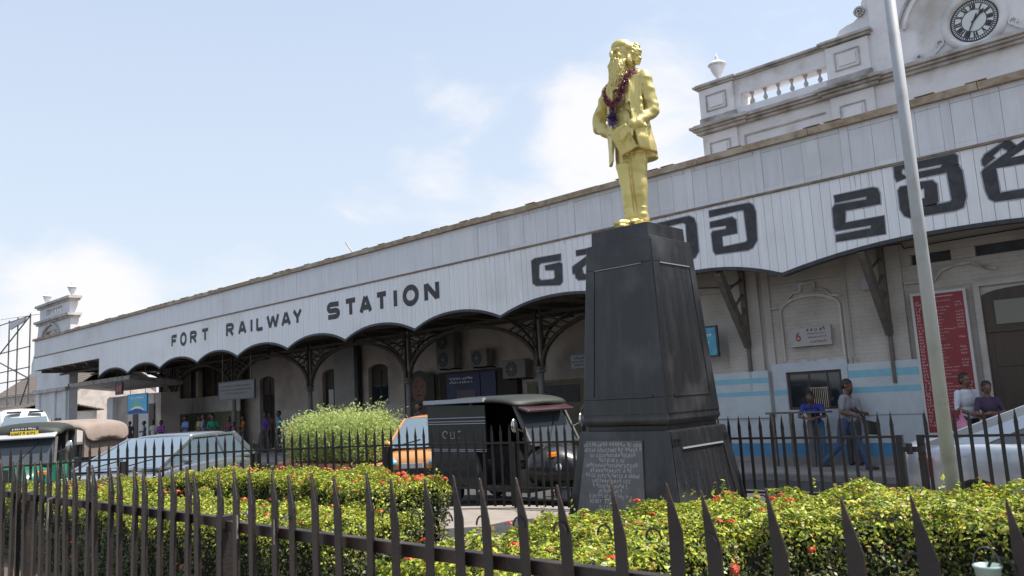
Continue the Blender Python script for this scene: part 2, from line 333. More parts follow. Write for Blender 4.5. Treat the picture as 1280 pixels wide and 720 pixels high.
# upper band: framed boards
x = -16.; k = 0
def upplank(m, a, b, z0, z1, dy): m.box(a+.003, b-.003, YF+dy, YF+dy+.03, z0, z1)
while x < 6.05:
    wd = .17 if k % 5 == 0 else random.choice([.36,.4,.44]); x1 = min(x+wd, 6.08)
    m = MB()
    if k % 5 == 0: upplank(m, x, x1, 5.935, 6.895, .0)
    else: upplank(m, x, x1, 6.04, 6.80, .010+random.uniform(-.002,.002))
    m.build('plank', WB2, can)
    if k % 5:
        m = MB(); upplank(m, x, x1, 5.935, 6.035, 0); m.build('frame_rail', WB2, can); m = MB(); upplank(m, x, x1, 6.805, 6.895, 0); m.build('frame_rail', WB2, can)
    x = x1; k += 1
m = MB(); x = -54.4
while x < -16.02:
    x1 = min(x+random.choice([.5,.8,1.2]), -16.0); upplank(m, x, x1, 5.935, 6.895, random.uniform(.0,.006)); x = x1
stuff(m.build('plank', WB2, can))
MB().box(-54.42, 6.1, YF-.035, YF+.05, 5.885, 5.93).build('middle_strip', RUST, can)
# roof edge: weathered board in irregular lengths
x = -54.45
while x < 6:
    x1 = min(x+random.uniform(2.2,3.6), 6.1); h = random.uniform(-.012,.012)
    MB().hexa([(x,YF-.10,6.9+h),(x1-.012,YF-.10,6.9),(x1-.012,YF+.2,6.9),(x,YF+.2,6.9+h)],
              [(x,YF-.12,7.03+h),(x1-.012,YF-.12,7.035),(x1-.012,YF+.2,7.05),(x,YF+.2,7.05+h)]).build('roof_edge_board', TAN, can)
    x = x1
m = MB()
for i in range(140):   # corrugated sheet ends poking over the edge
    a = -54.3+i*.43
    if random.random() < .4: m.box(a, a+.36, YF-.125+random.uniform(0,.02), YF+1.9, 7.052, 7.062+random.uniform(0,.006))
stuff(m.build('roof_sheet', TAN, can))
MB().tube((-21.9,YF+.1,7.04),(-22.35,YF+.1,7.5),.03,.02).build('roof_stick', TAN, can)
# dark trim along the scallops
m = MB()
for a, b in zip(CUSP[1:-1], CUSP[2:]):
    sg = 16; xs = [a+(b-a)*i/sg for i in range(sg+1)]
    for p, q in zip(xs[:-1], xs[1:]):
        z0, z1 = zbot(p+1e-4), zbot(q-1e-4)
        m.hexa([(p,YF-.03,z0-.075),(q,YF-.03,z1-.075),(q,YF+.16,z1-.075),(p,YF+.16,z0-.075)], [(p,YF-.03,z0+.0),(q,YF-.03,z1+.0),(q,YF+.16,z1+.0),(p,YF+.16,z0+.0)])
m.build('scallop_trim', BLK, can)
MB().box(-44.12, -44.04, YF-.005, YF+.1, 4.16, 5.12).build('end_trim', BLK, can)
# underside and rafters
MB().box(-54.4, -10.2, YF+.062, 23.5, 5.10, 5.2).build('soffit', ROOFU, can)
MB().box(-10.19, 6, YF+.062, 17.3, 5.10, 5.2).build('soffit', ROOFU, can)
for i in range(24):
    a = -53.6+i*1.8
    if a < -10.4: MB().box(a, a+.09, YF+.18, 23.3, 4.92, 5.095).build('rafter', STRUT, can)
for yy in (17.4,19.2,23.0): MB().box(-54.3, -10.3, yy, yy+.08, 4.8, 4.915).build('purlin', STRUT, can)
for i in range(6): MB().box(-9.9+i*2.6, -9.82+i*2.6, YF+.18, 17.25, 4.95, 5.095).build('rafter', STRUT, can)
for i in range(26):   # rust runs from nails and patched boards
    x_ = random.uniform(-15.5, 1.0); z_ = random.choice([5.86, 6.88, 5.45]); h_ = random.uniform(.08, .35); y_ = YF-.0038 if z_ < 5.9 else YF-.0038
    if z_ < 5.9 or True:
        m = MB(); m.xz([(x_-.006,z_),(x_+.008,z_),(x_+.003,z_-h_),(x_-.001,z_-h_)], y_-.001, y_); m.build('rust_run', RUSTRUN, can)
# lettering
GL = {'A': [(-13.84,5.5),(-13.72,5.55),(-12.81,5.53),(-12.83,5.36),(-13.5,5.39),(-13.58,5.34),(-13.61,5.0),(-13.54,4.93),(-13.11,4.9),(-13.06,4.94),(-13.06,5.14),(-13.36,5.18),(-13.38,5.3),(-12.86,5.31),(-12.79,5.26),(-12.81,4.79),(-12.91,4.72),(-13.73,4.81),(-13.84,4.9)],
'B': [(-12.31,5.53),(-11.69,5.52),(-11.7,5.37),(-12.31,5.39)], 'B2': [(-12.46,5.13),(-11.69,5.45),(-11.71,5.28),(-12.15,5.06),(-12.13,4.92),(-12.08,4.88),(-11.74,4.88),(-11.76,4.72),(-12.29,4.76),(-12.37,4.83),(-12.39,4.94),(-12.46,4.95)],
'C': [(-10.1,5.77),(-8.99,5.78),(-8.87,5.71),(-8.82,5.56),(-8.82,4.94),(-8.91,4.81),(-9.04,4.76),(-10.14,4.78),(-10.21,4.95),(-9.18,4.93),(-9.1,4.98),(-9.09,5.61),(-9.16,5.66),(-10.12,5.63)],
'D': [(-8.48,5.8),(-7.51,5.78),(-7.42,5.71),(-7.38,5.55),(-7.41,4.94),(-7.53,4.79),(-7.64,4.76),(-8.41,4.79),(-8.46,4.88),(-8.47,5.27),(-8.43,5.32),(-8.11,5.31),(-8.09,5.39),(-8.48,5.41),(-8.48,5.54),(-7.94,5.55),(-7.85,5.47),(-7.85,5.17),(-8.22,5.17),(-8.22,4.93),(-7.67,4.94),(-7.63,4.98),(-7.65,5.64),(-7.71,5.66),(-8.48,5.65)],
'E': [(-5.7,5.55),(-4.94,5.55),(-4.86,5.51),(-4.83,5.4),(-4.84,5.2),(-5.51,5.2),(-5.54,4.96),(-4.8,4.96),(-4.81,4.6),(-5.76,4.61),(-5.75,4.75),(-5.07,4.76),(-5.06,4.82),(-5.74,4.83),(-5.77,4.9),(-5.76,5.29),(-5.7,5.36),(-5.09,5.34),(-5.08,5.4),(-5.69,5.4)],
'F': [(-4.52,5.86),(-3.47,5.86),(-3.42,5.8),(-3.43,5.645),(-3.71,5.66),(-3.69,5.71),(-4.14,5.72),(-4.30,5.71),(-4.32,5.78),(-4.38,5.78),(-4.40,5.70),(-4.30,5.60),(-4.50,5.56),(-4.53,5.66)],
'F2': [(-4.28,5.67),(-4.15,5.66),(-3.54,5.65),(-3.43,5.63),(-3.38,5.51),(-3.37,5.03),(-3.44,4.84),(-3.57,4.81),(-4.34,4.82),(-4.44,4.88),(-4.5,5.02),(-4.5,5.39),(-4.45,5.45),(-4.29,5.45),(-4.31,5.04),(-4.27,4.97),(-3.64,4.99),(-3.61,5.02),(-3.63,5.54),(-4.28,5.54)],
'F3': [(-4.14,5.47),(-3.89,5.45),(-3.82,5.36),(-3.83,5.03),(-3.9,5.0),(-4.15,5.0),(-4.14,5.15),(-4.05,5.14),(-4.04,5.33),(-4.09,5.33),(-4.14,5.31)],
'G': [(-3.05,5.63),(-2.99,5.72),(-2.66,5.88),(-2.58,5.87),(-2.51,5.77),(-2.62,5.69),(-2.72,5.77),(-2.87,5.66),(-2.84,5.62),(-3.02,5.51),(-3.05,5.54)],
'G2': [(-3.08,5.41),(-3.04,5.46),(-2.28,5.87),(-2.3,5.72),(-2.62,5.56),(-2.25,5.56),(-2.27,5.41),(-2.85,5.43),(-2.84,4.98),(-2.29,4.97),(-2.31,4.81),(-2.94,4.84),(-3.02,4.91),(-3.06,5.08)]}
for k_, pts in GL.items():
    o = recalc(MB().xz(pts, YF-.0085, YF-.0045).build('letter', BLK, can))
    m = MB(); ribbon(m, pts+[pts[0]], .05, YF-.0042); m.build('letter_outline', GREY, can)
for ch, a, b in [('F',-35.58,-34.99),('O',-34.72,-34.09),('R',-33.77,-33.12),('T',-32.71,-32.05),('R',-30.57,-29.91),('A',-29.59,-28.94),('I',-28.66,-28.42),('L',-28.18,-27.64),('W',-27.42,-26.51),('A',-26.37,-25.72),('Y',-25.58,-24.97)]:
    m = MB(); letter(m, ch, a, b, 5.02, 5.49, .15, YF-.006); m.build('letter', BLK, can)
for ch, a, b in [('S',-23.42,-22.63),('T',-22.36,-21.68),('A',-21.53,-20.85),('T',-20.65,-20.03),('I',-19.76,-19.52),('O',-19.27,-18.51),('N',-18.24,-17.57)]:
    m = MB(); letter(m, ch, a, b, 4.96, 5.47, .175, YF-.006); m.build('letter', BLK, can)

# ================================================================ STATION: right block with clock gable
YW = 17.3
blk = thing('station_building', 'white plastered station block with balustrade parapet and clock gable', 'building', (0,0,0))
m = MB(); m.box(-10.3, 6.6, YW, YW+.4, .121, 4.09); m.box(-10.3, 6.6, YW, YW+.4, 4.3, 5.1)
for a, b in ((-10.3,-4.79),(-4.05,-3.63),(-2.5,-1.6),(-.9,6.6)): m.box(a, b, YW, YW+.4, 4.095, 4.295)
o = m.build('wall', BRK, blk)
for a, b in ((-4.79,-4.05),(-3.63,-2.5),(-1.6,-.9)): MB().box(a, b, YW+.12, YW+.14, 4.09, 4.3).build('vent', BLK, blk)
MB().box(-10.3, -10.0, YW+.4, 23.4, .12, 7.1).build('side_wall', INW, blk)
def pil(a, b, z0=.3, z1=5.08, pr=.09):
    MB().box(a, b, YW-pr, YW-.002, z0, z1).build('pilaster', BRK, blk, bevel=.015)
for a, b in ((-8.95,-8.1),(-6.12,-4.98),(-1.75,-1.0),(.4,1.3)): pil(a, b)
pil(-8.02, -7.84, pr=.05); pil(-6.24, -6.14, pr=.04)
# ticket window bay
MB().box(-7.8, -6.26, YW-.05, YW-.002, 2.3, 2.36).build('ledge', PLD, blk)
m = MB()   # arched niche with ears
pts = [(-7.62,2.36),(-7.62,3.45)]+[(-6.96+.66*math.cos(R(a)), 3.45+.3*math.sin(R(a))) for a in range(170,9,-16)]+[(-6.3,3.45),(-6.3,2.36)]
for a, b in zip(pts[:-1], pts[1:]): m.bar((a[0],YW-.03,a[1]), (b[0],YW-.03,b[1]), .05, .06)
m.build('niche_moulding', INW, blk)
m = MB(); pts = [(-7.86,3.55),(-7.62,3.56),(-7.45,3.7),(-7.3,3.84),(-7.12,3.86),(-7.12,4.02),(-6.8,4.02),(-6.8,3.86),(-6.6,3.84),(-6.45,3.7),(-6.22,3.66)]
for a, b in zip(pts[:-1], pts[1:]): m.bar((a[0],YW-.035,a[1]), (b[0],YW-.035,b[1]), .06, .05)
m.build('hood_moulding', PLD, blk)
m = MB(); pts = [(-4.95,3.74),(-4.4,3.72),(-4.25,3.9),(-4.0,3.98),(-3.7,3.98),(-3.5,3.86),(-3.3,3.8)]
for a, b in zip(pts[:-1], pts[1:]): m.bar((a[0],YW-.035,a[1]), (b[0],YW-.035,b[1]), .06, .05)
m.build('hood_moulding', PLD, blk)
m = MB(); m.path([(-6.1,YW-.12,5.0),(-6.1,YW-.12,2.35),(-6.02,YW-.12,2.25)],.018,6); m.build('conduit', BRK, blk)
m = MB(); m.path([(-8.05,YW-.06,4.6),(-4.9,YW-.1,4.55),(-4.88,YW-.06,4.45),(-1.8,YW-.06,4.5)],.012,5); m.build('cable', BLK, blk)
m = MB(); m.path([(-9.9,YW-.04,4.3),(-9.0,YW-.13,4.2),(-8.1,YW-.05,4.24)],.012,5); m.build('cable', BLK, blk)
MB().box(-5.75,-5.55,YW-.2,YW-.091,3.7,3.95).build('junction_box', GREY, blk)
m = MB(); m.box(-7.1,-6.5,YW-.35,YW-.25,4.55,4.62); m.build('tube_lamp', WHT, blk)
# painted dado boards
def dado(a, b, z0, z1, pr, stripes):
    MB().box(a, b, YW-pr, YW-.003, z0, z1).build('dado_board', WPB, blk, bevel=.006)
    for s0, s1 in stripes: MB().box(a+.004, b-.004, YW-pr-.003, YW-pr-.001, s0, s1).build('blue_stripe', LBL, blk)
dado(-9.6, -8.0, 1.12, 2.17, .17, ((1.9,2.02),(1.62,1.72))); dado(-6.24, -4.85, 1.122, 2.2, .14, ((1.9,2.05),(1.58,1.7)))
m = MB(); m.box(-7.93,-7.62,YW-.1,YW-.003,1.12,2.3); m.box(-6.4,-6.26,YW-.1,YW-.003,1.12,2.3); m.box(-7.62,-6.4,YW-.1,YW-.003,2.1,2.3); m.box(-7.62,-6.4,YW-.1,YW-.003,1.12,1.27)
m.build('window_surround', WPB, blk)
for a, b in ((-7.925,-7.63),(-6.395,-6.265)): MB().box(a,b,YW-.103,YW-.101,1.6,1.72).build('blue_stripe', LBL, blk); 
wf = MB(); wf.box(-7.6,-6.42,YW-.05,YW-.01,2.04,2.09); wf.box(-7.6,-6.42,YW-.05,YW-.01,1.28,1.33); wf.box(-7.6,-7.56,YW-.05,YW-.01,1.33,2.04); wf.box(-6.46,-6.42,YW-.05,YW-.01,1.33,2.04); wf.box(-7.14,-7.11,YW-.045,YW-.012,1.33,2.04); wf.box(-6.74,-6.71,YW-.045,YW-.012,1.33,2.04)
wo = wf.build('window', DKW, blk)
MB().box(-7.56,-6.46,YW-.03,YW-.025,1.33,2.04).build('pane', GLS, wo)
m = MB()
for i in range(9): m.box(-7.1+i*.042,-7.085+i*.042,YW-.06,YW-.052,1.3,1.72)
m.box(-7.12,-6.72,YW-.06,YW-.052,1.72,1.74); m.build('grille', TAN, wo)
MB().box(-9.6,-7.0,YW-.12,YW-.003,.55,1.117).build('dado_panel', WPB, blk, bevel=.006); MB().box(-6.996,-4.9,YW-.12,YW-.003,.55,1.117).build('dado_panel', WPB, blk, bevel=.006)
MB().box(-9.6,-4.9,YW-.122,YW-.003,.28,.548).build('blue_band', BBL, blk)
MB().box(-9.6,-4.9,YW-.125,YW-.003,.121,.278).build('plinth', GRC, blk)
MB().box(-10.0,-9.6,YW-.02,YW-.003,.13,2.9).build('dark_doorway', BLK, blk)
# panelled dark door
d = MB(); d.xz([(-3.62,.13),(-3.62,3.3)]+[(-2.75+.87*math.cos(R(a)),3.3+.14*math.sin(R(a))) for a in range(170,9,-16)]+[(-1.88,3.3),(-1.88,.13)], YW-.03, YW-.003); dr = recalc(d.build('door', DKW, blk))
m = MB()
for a, b in ((-3.5,-2.8),(-2.7,-2.0)):
    m.box(a,b,YW-.045,YW-.032,1.95,2.5); m.box(a,b,YW-.045,YW-.032,1.05,1.85); m.box(a,b,YW-.045,YW-.032,.3,.95)
m.box(-3.6,-1.9,YW-.06,YW-.032,2.6,2.68); m.box(-2.78,-2.72,YW-.055,YW-.032,.14,3.38); m.build('door_panel', DKW, dr, bevel=.01)
for a, b in ((-3.42,-2.86),(-2.64,-2.08)): MB().box(a,b,YW-.05,YW-.046,2.75,3.2).build('pane', mat('dusty pane', (.17,.16,.13), .3), dr)
m = MB(); m.box(-3.74,-3.63,YW-.07,YW-.003,.13,3.5); m.box(-1.87,-1.76,YW-.07,YW-.003,.13,3.5); m.box(-3.74,-1.76,YW-.07,YW-.031,3.5,3.6); m.build('door_frame', BRK, blk)
# ---- parapet tower
YT = 17.9
m = MB(); m.box(-9.4,3.0,YT,YT+.5,5.0,8.2); m.box(-9.4,-8.9,YT+.5,YT+6,5.0,9.3)
m.box(-9.4,-8.35,YT,YT+.5,8.45,9.38); m.box(-6.2,-.2,YT,YT+.5,8.45,9.38); m.box(1.95,3.0,YT,YT+.5,8.45,9.38)
for a, b in ((-8.35,-6.2),(-.2,1.95)): m.box(a,b,YT,YT+.42,8.45,8.66); m.box(a,b,YT,YT+.42,9.0,9.38)
m.build('parapet_wall', PLW, blk)
def cornice(a, b, z, pr=.0, name='cornice', side=False):
    m = MB()
    for (p, z0, z1) in ((.1,0,.07),(.17,.072,.13),(.24,.132,.2),(.15,.202,.25)):
        m.box(a-p*.9, b+p*.9, YT-p-pr, YT+(.5 if not side else 6), z+z0, z+z1)
    return m.build(name, PLD, blk, bevel=.012)
cornice(-9.4, 3.0, 8.2, side=False); cornice(-9.46, -8.3, 8.203, .08); cornice(-6.25, -5.2, 8.203, .08); cornice(-1.2,-.15, 8.203,.08)
m = MB(); m.box(-9.62,-8.9,YT+.5,YT+6,8.3,8.4); m.box(-9.58,-8.9,YT+.5,YT+6,9.4,9.48); m.build('side_cornice', PLD, blk)
def cop(a, b, z, pr, y1=.5):
    m = MB()
    for (p, z0, z1) in ((.06,0,.045),(.12,.047,.1),(.07,.102,.135)): m.box(a-p, b+p, YT-p-pr, YT+y1, z+z0, z+z1)
    return m.build('coping', PLD, blk, bevel=.01)
cop(-9.4,-6.2,9.38,0,.42); cop(-9.44,-8.5,9.384,.06); cop(-6.2,-5.25,9.40,.08); cop(-1.15,-.2,9.40,.08); cop(-.2,3.0,9.38,0,.42)
for a, b in ((-9.44,-8.5),(-6.2,-5.25),(-1.15,-.2),(2.1,3.02)):
    MB().box(a,b,YT-.07,YT-.002,8.46,9.37).build('pilaster', PLW, blk, bevel=.012)
    MB().box(a-.02,b+.02,YT-.1,YT-.003,8.455,8.62).build('pilaster_base', PLD, blk, bevel=.012)
    MB().box(a,b,YT-.07,YT-.002,7.0,8.19).build('pilaster', PLW, blk, bevel=.012)
    c_ = (a+b)/2
    for z0, z1 in ((8.76,9.2),(7.3,7.95)):
        m = MB()
        for q in ((c_-.28,c_+.28,z0,z0+.03),(c_-.28,c_+.28,z1-.03,z1),(c_-.28,c_-.25,z0+.03,z1-.03),(c_+.25,c_+.28,z0+.03,z1-.03)): m.box(q[0],q[1],YT-.1,YT-.072,q[2],q[3])
        m.build('panel_moulding', PLD, blk, bevel=.006); MB().box(c_-.19,c_+.19,YT-.095,YT-.072,z0+.09,z1-.09).build('raised_panel', PLW, blk, bevel=.01)
m = MB()
for a, b in ((-8.35,-6.35),):
    m.box(a,b,YT-.03,YT-.002,7.9,7.94); m.box(a,a+.04,YT-.03,YT-.002,7.3,7.898)
m.build('panel_moulding', PLD, blk)
bal = MB().lathe([(.055,0),(.055,.03),(.028,.05),(.05,.1),(.058,.13),(.03,.19),(.022,.24),(.04,.29),(.05,.3),(.05,.338)], n=12).mesh('baluster', PLD, True)
for i in range(6):
    for x0 in (-8.12, .05): inst('baluster', bal, blk, (x0+i*.335, YT+.16, 8.662))
# clock gable
gz = [(-5.2,9.55),(-5.95,9.56),(-5.95,9.62),(-5.86,9.74),(-5.7,9.8),(-5.55,9.82),(-5.42,9.9),(-5.36,10.05),(-5.33,10.2),(-5.24,10.42),(-5.18,10.8),(-4.9,11.3),(-4.2,11.75),(-3.2,11.95)]
gz = gz+[(-6.4-x_,z_) for x_, z_ in reversed(gz[:-1])]
o = recalc(MB().xz(gz, YT+.06, YT+.45).build('gable_wall', PLW, blk))
MB().box(-5.19,-1.21,YT-.01,YT+.05,8.47,9.55).build('gable_base', PLW, blk)
recalc(MB().xz([(-5.19,9.551),(-5.19,10.7)]+[(-3.2+1.99*math.cos(R(a)),10.7+1.1*math.sin(R(a))) for a in range(170,9,-10)]+[(-1.21,10.7),(-1.21,9.551)], YT-.01, YT+.05).build('gable_face', PLW, blk))
def ringm(cx, cz, r0, y, w, h, a0=0, a1=360, n=28):
    m = MB(); P = arc(cx, cz, r0, r0, a0, a1, n)
    for p, q in zip(P[:-1], P[1:]): m.bar((p[0],y,p[1]), (q[0],y,q[1]), w, h)
    return m
CX, CZ = -3.2, 8.93+.02
ringm(CX,CZ,1.32,YT-.05,.09,.07,12,168).build('arch_moulding', PLW, blk); ringm(CX,CZ,1.46,YT-.04,.07,.05,14,166).build('arch_moulding', PLD, blk)
for r_ in (.1,.04):
    for sx in (-1,1): ringm(-3.2+sx*2.18,10.0,r_,YT+.03,.1,.04,0,360,12).build('volute', PLD, blk)
for sx in (-1, 1):
    m = MB(); P = [(CX+sx*(.62+.5*t+.35*t*t), CZ-.28-.17*math.sin(t*3.0)-.12*t) for t in [i/10 for i in range(11)]]
    for p, q in zip(P[:-1],P[1:]): m.bar((p[0],YT-.03,p[1]),(q[0],YT-.03,q[1]),.05,.05)
    for c_, r_ in (((CX+sx*.66, CZ-.26),.07),((CX+sx*1.08,CZ-.42),.05)):
        P = arc(c_[0],c_[1],r_,r_,0,360,10)
        for p, q in zip(P[:-1],P[1:]): m.bar((p[0],YT-.035,p[1]),(q[0],YT-.035,q[1]),.05,.03)
    m.build('scroll', PLW, blk)
clk = MB(); P = arc(CX,CZ,.56,.56,0,360,36)
prof = [(.44,.0),(.47,-.07),(.53,-.09),(.60,-.05),(.62,-.0)]
vs = []; fs = []
for i in range(36):
    a = 2*math.pi*i/36
    for r_, yo in prof: vs.append((CX+r_*math.cos(a), YT-.012+yo, CZ+r_*math.sin(a)))
for i in range(36):
    for j in range(4): fs.append((i*5+j, i*5+j+1, ((i+1)%36)*5+j+1, ((i+1)%36)*5+j))
clk.add(vs, fs); ck = recalc(clk.build('clock', PLW, blk, smooth=True))
MB().tube((CX,YT-.03,CZ),(CX,YT-.011,CZ),.445,.445,36).build('dial', mat('dial white', (.62,.64,.64), .5), ck)
m = MB()
ribbon(m, arc(CX,CZ,.425,.425,0,360,36), .03, YT-.033); ribbon(m, arc(CX,CZ,.36,.36,0,360,36), .016, YT-.033); ribbon(m, arc(CX,CZ,.23,.23,0,360,36), .018, YT-.033)
for i in range(60):
    a = 2*math.pi*i/60; ribbon(m, [(CX+.355*math.sin(a),CZ+.355*math.cos(a)),(CX+.415*math.sin(a),CZ+.415*math.cos(a))], .02, YT-.0334)
ROM = ['XII','I','II','III','IIII','V','VI','VII','VIII','IX','X','XI']
for i, s_ in enumerate(ROM):
    a = 2*math.pi*i/12; wd = sum(.03 if c == 'I' else .055 for c in s_); u0 = -wd/2
    def P2(u, v): return (CX+math.sin(a)*v+math.cos(a)*u, CZ+math.cos(a)*v-math.sin(a)*u)
    for c in s_:
        w_ = .03 if c == 'I' else .055; uc = u0+w_/2
        if c == 'I': ribbon(m, [P2(uc,.24),P2(uc,.345)], .028, YT-.0336)
        elif c == 'V': ribbon(m, [P2(uc-.02,.345),P2(uc,.24)], .026, YT-.0336); ribbon(m, [P2(uc,.24),P2(uc+.02,.345)], .015, YT-.0339)
        else: ribbon(m, [P2(uc-.02,.345),P2(uc+.02,.24)], .026, YT-.0336); ribbon(m, [P2(uc-.02,.24),P2(uc+.02,.345)], .015, YT-.0339)
        u0 += w_
m.build('numerals', BLK, ck)
def hand(ang, ln, w, y, tail):
    a = R(ang); m = MB(); d = Vector((math.sin(a), math.cos(a))); q = Vector((d.y, -d.x)); c = Vector((CX, CZ))
    pts = [c-d*tail-q*w*.6, c+d*ln*.55-q*w*.5, c+d*ln*.68-q*w*1.3, c+d*ln, c+d*ln*.68+q*w*1.3, c+d*ln*.55+q*w*.5, c-d*tail+q*w*.6]
    recalc(m.xz([tuple(p) for p in pts], y-.004, y).build('hand', BLK, ck))
hand(47, .28, .034, YT-.042, .06); hand(207, .42, .022, YT-.052, .14)
# urns
urn = [(.07,0),(.10,.02),(.10,.05),(.05,.08),(.04,.11),(.10,.2),(.165,.33),(.185,.42),(.17,.44),(.23,.45),(.23,.47),(.2,.5),(.12,.55),(.05,.58),(.035,.62),(.045,.65),(.02,.69),(.01,.76)]
MB().lathe(urn, (-8.97,YT+.15,9.53), 20).build('urn', PLW, blk, smooth=True)
MB().lathe(urn, (2.5,YT+.15,9.53), 20).build('urn', PLW, blk, smooth=True)
# wall brackets carrying the canopy on the right
for bx in (-8.42, -5.32, -1.4):
    b = thing('canopy_bracket', {-8.42:'timber canopy bracket on the wall just right of the pedestal', -5.32:'timber canopy bracket on the wall between the ticket window and red board', -1.4:'timber canopy bracket beyond the dark panelled door'}[bx], 'bracket', (bx,17.2,2.75), group='wall brackets under the canopy')
    MB().bar((0,-1.15,1.62),(0,-.02,.02),.13,.2).build('strut', STRUT, b)
    MB().box(-.06,.06,-.1,.0,-.0,2.1).build('wall_post', STRUT, b); MB().box(-.04,.04,-1.15,.0,1.95,2.08).build('top_beam', STRUT, b)
    for t in (.25,.5,.72): MB().bar((0,-.06,1.9-t*1.35),(0,-1.15*(1-t)-.02,.05+1.55*(1-t)),.04,.04).build('brace', STRUT, b)
    MB().box(-.035,.035,-.07,.0,-1.0,-.001).build('drop_post', STRUT, b)

# ================================================================ STATION: left wing
YL = 23.5
lw = thing('station_wing', 'shaded station wing wall behind the iron columns', 'building', (0,0,0))
wall = MB()
ops = [(-41.1,-39.55,.12,3.55),(-34.95,-33.45,.9,3.55),(-31.1,-29.6,.9,3.55),(-12.6,-10.4,.12,2.6)]
xs = [-54.]+[v for o_ in ops for v in o_[:2]]+[-10.32]
for i in range(0, len(xs), 2): wall.box(xs[i], xs[i+1], YL, YL+.3, .121, 5.09)
for a, b, z0, z1 in ops:
    wall.box(a,b,YL,YL+.3,z1+.28,5.09)
    if z0 > .3: wall.box(a,b,YL,YL+.3,.121,z0)
wall.build('wall', INW, lw)
for k, (a, b, z0, z1) in enumerate(ops):
    c_ = (a+b)/2; r_ = (b-a)/2
    sp = MB()  # arched head as spandrel
    P = [(c_+r_*math.cos(R(t)), z1+.27*math.sin(R(t))) for t in range(180,-1,-15)]
    sp.xz(P+[(b,z1+.279),(a,z1+.279)], YL, YL+.3); recalc(sp.build('arch_head', INW, lw))
    w_ = MB(); w_.box(a,b,YL+.2,YL+.24,z0,z1+.27); wo = w_.build('door' if z0 < .3 else 'window', DKW, lw)
    m = MB(); m.box(c_-.03,c_+.03,YL+.16,YL+.198,z0,z1); m.box(a+.02,b-.02,YL+.16,YL+.197,z1-.7,z1-.63); m.build('mullion', DKW, wo)
    for q in (-1,1): MB().box(c_+.06 if q>0 else a+.08, b-.08 if q>0 else c_-.06, YL+.185, YL+.195, z0+.5, z1-.75).build('pane', GLS, wo)
MB().box(-33.4,-31.75,YL-.35,YL-.002,.121,5.08).build('pilaster', mat('pale brick pier', (.46,.44,.42), .8, c2=(.38,.36,.34), scale=2, brick=True), lw)
MB().box(-31.72,-31.5,YL-.33,YL-.1,.121,5.08).build('drainpipe', BLK, lw)
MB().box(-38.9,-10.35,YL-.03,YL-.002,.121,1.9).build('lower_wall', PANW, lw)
MB().box(-20.9,-10.35,YL-.07,YL-.032,.121,2.38).build('olive_panel', OLIVE, lw); MB().box(-20.9,-10.35,YL-.12,YL-.032,2.385,2.46).build('olive_cap', RUST, lw)
MB().box(-20.4,-18.3,YL-.09,YL-.072,1.6,2.25).build('dark_opening', BLK, lw)
MB().box(-25.7,-21.2,YL-.3,YL-.001,.121,3.1).build('dark_booth', mat('dark booth', (.03,.022,.02), .7), lw)
for a, b in ((-25.2,-23.2),(-23.15,-22.3)): MB().box(a,b,YL-.36,YL-.302,1.4,3.0).build('blue_panel', mat('navy panel', (.02,.03,.09), .5), lw)
m = MB(); rr = random.Random(3)
for z in (2.75,2.6): scribble(m, -25.0, -23.6, z, .1, .02, YL-.366, rr)
m.build('lettering', WHT, lw)
MB().box(-24.6,-23.5,YL-.37,YL-.362,1.6,2.3).build('notice', mat('mauve notice', (.12,.10,.13), .6), lw)
for z, a, b in ((2.95,-54,-43.2),): pass
# partition of pale panels; above, brown sheeting painted dark for the unlit void
pt = thing('panel_partition', 'low pale panelled partition with a brown sheet painted as dark void above it', 'partition', (0,0,0))
x = -52.4
while x < -42.3:
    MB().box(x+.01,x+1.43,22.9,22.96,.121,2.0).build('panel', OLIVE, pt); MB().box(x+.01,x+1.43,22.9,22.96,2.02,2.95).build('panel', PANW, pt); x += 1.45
MB().box(-53,-42.1,22.98,23.05,2.97,5.08).build('void_shade', mat('brown void shade', (.05,.035,.028), .8, c2=(.08,.055,.04), scale=2), pt)  # dark brown sheet, shade of the void put into its colour
for i in range(8): MB().box(-52.6+i*1.45,-52.5+i*1.45,22.86,22.978,2.97,5.08).build('stud', STRUT, pt)
MB().box(-46.95,-46.6,22.6,22.84,2.96,4.5).build('cream_post', mat('cream post', (.5,.42,.28), .7), pt)
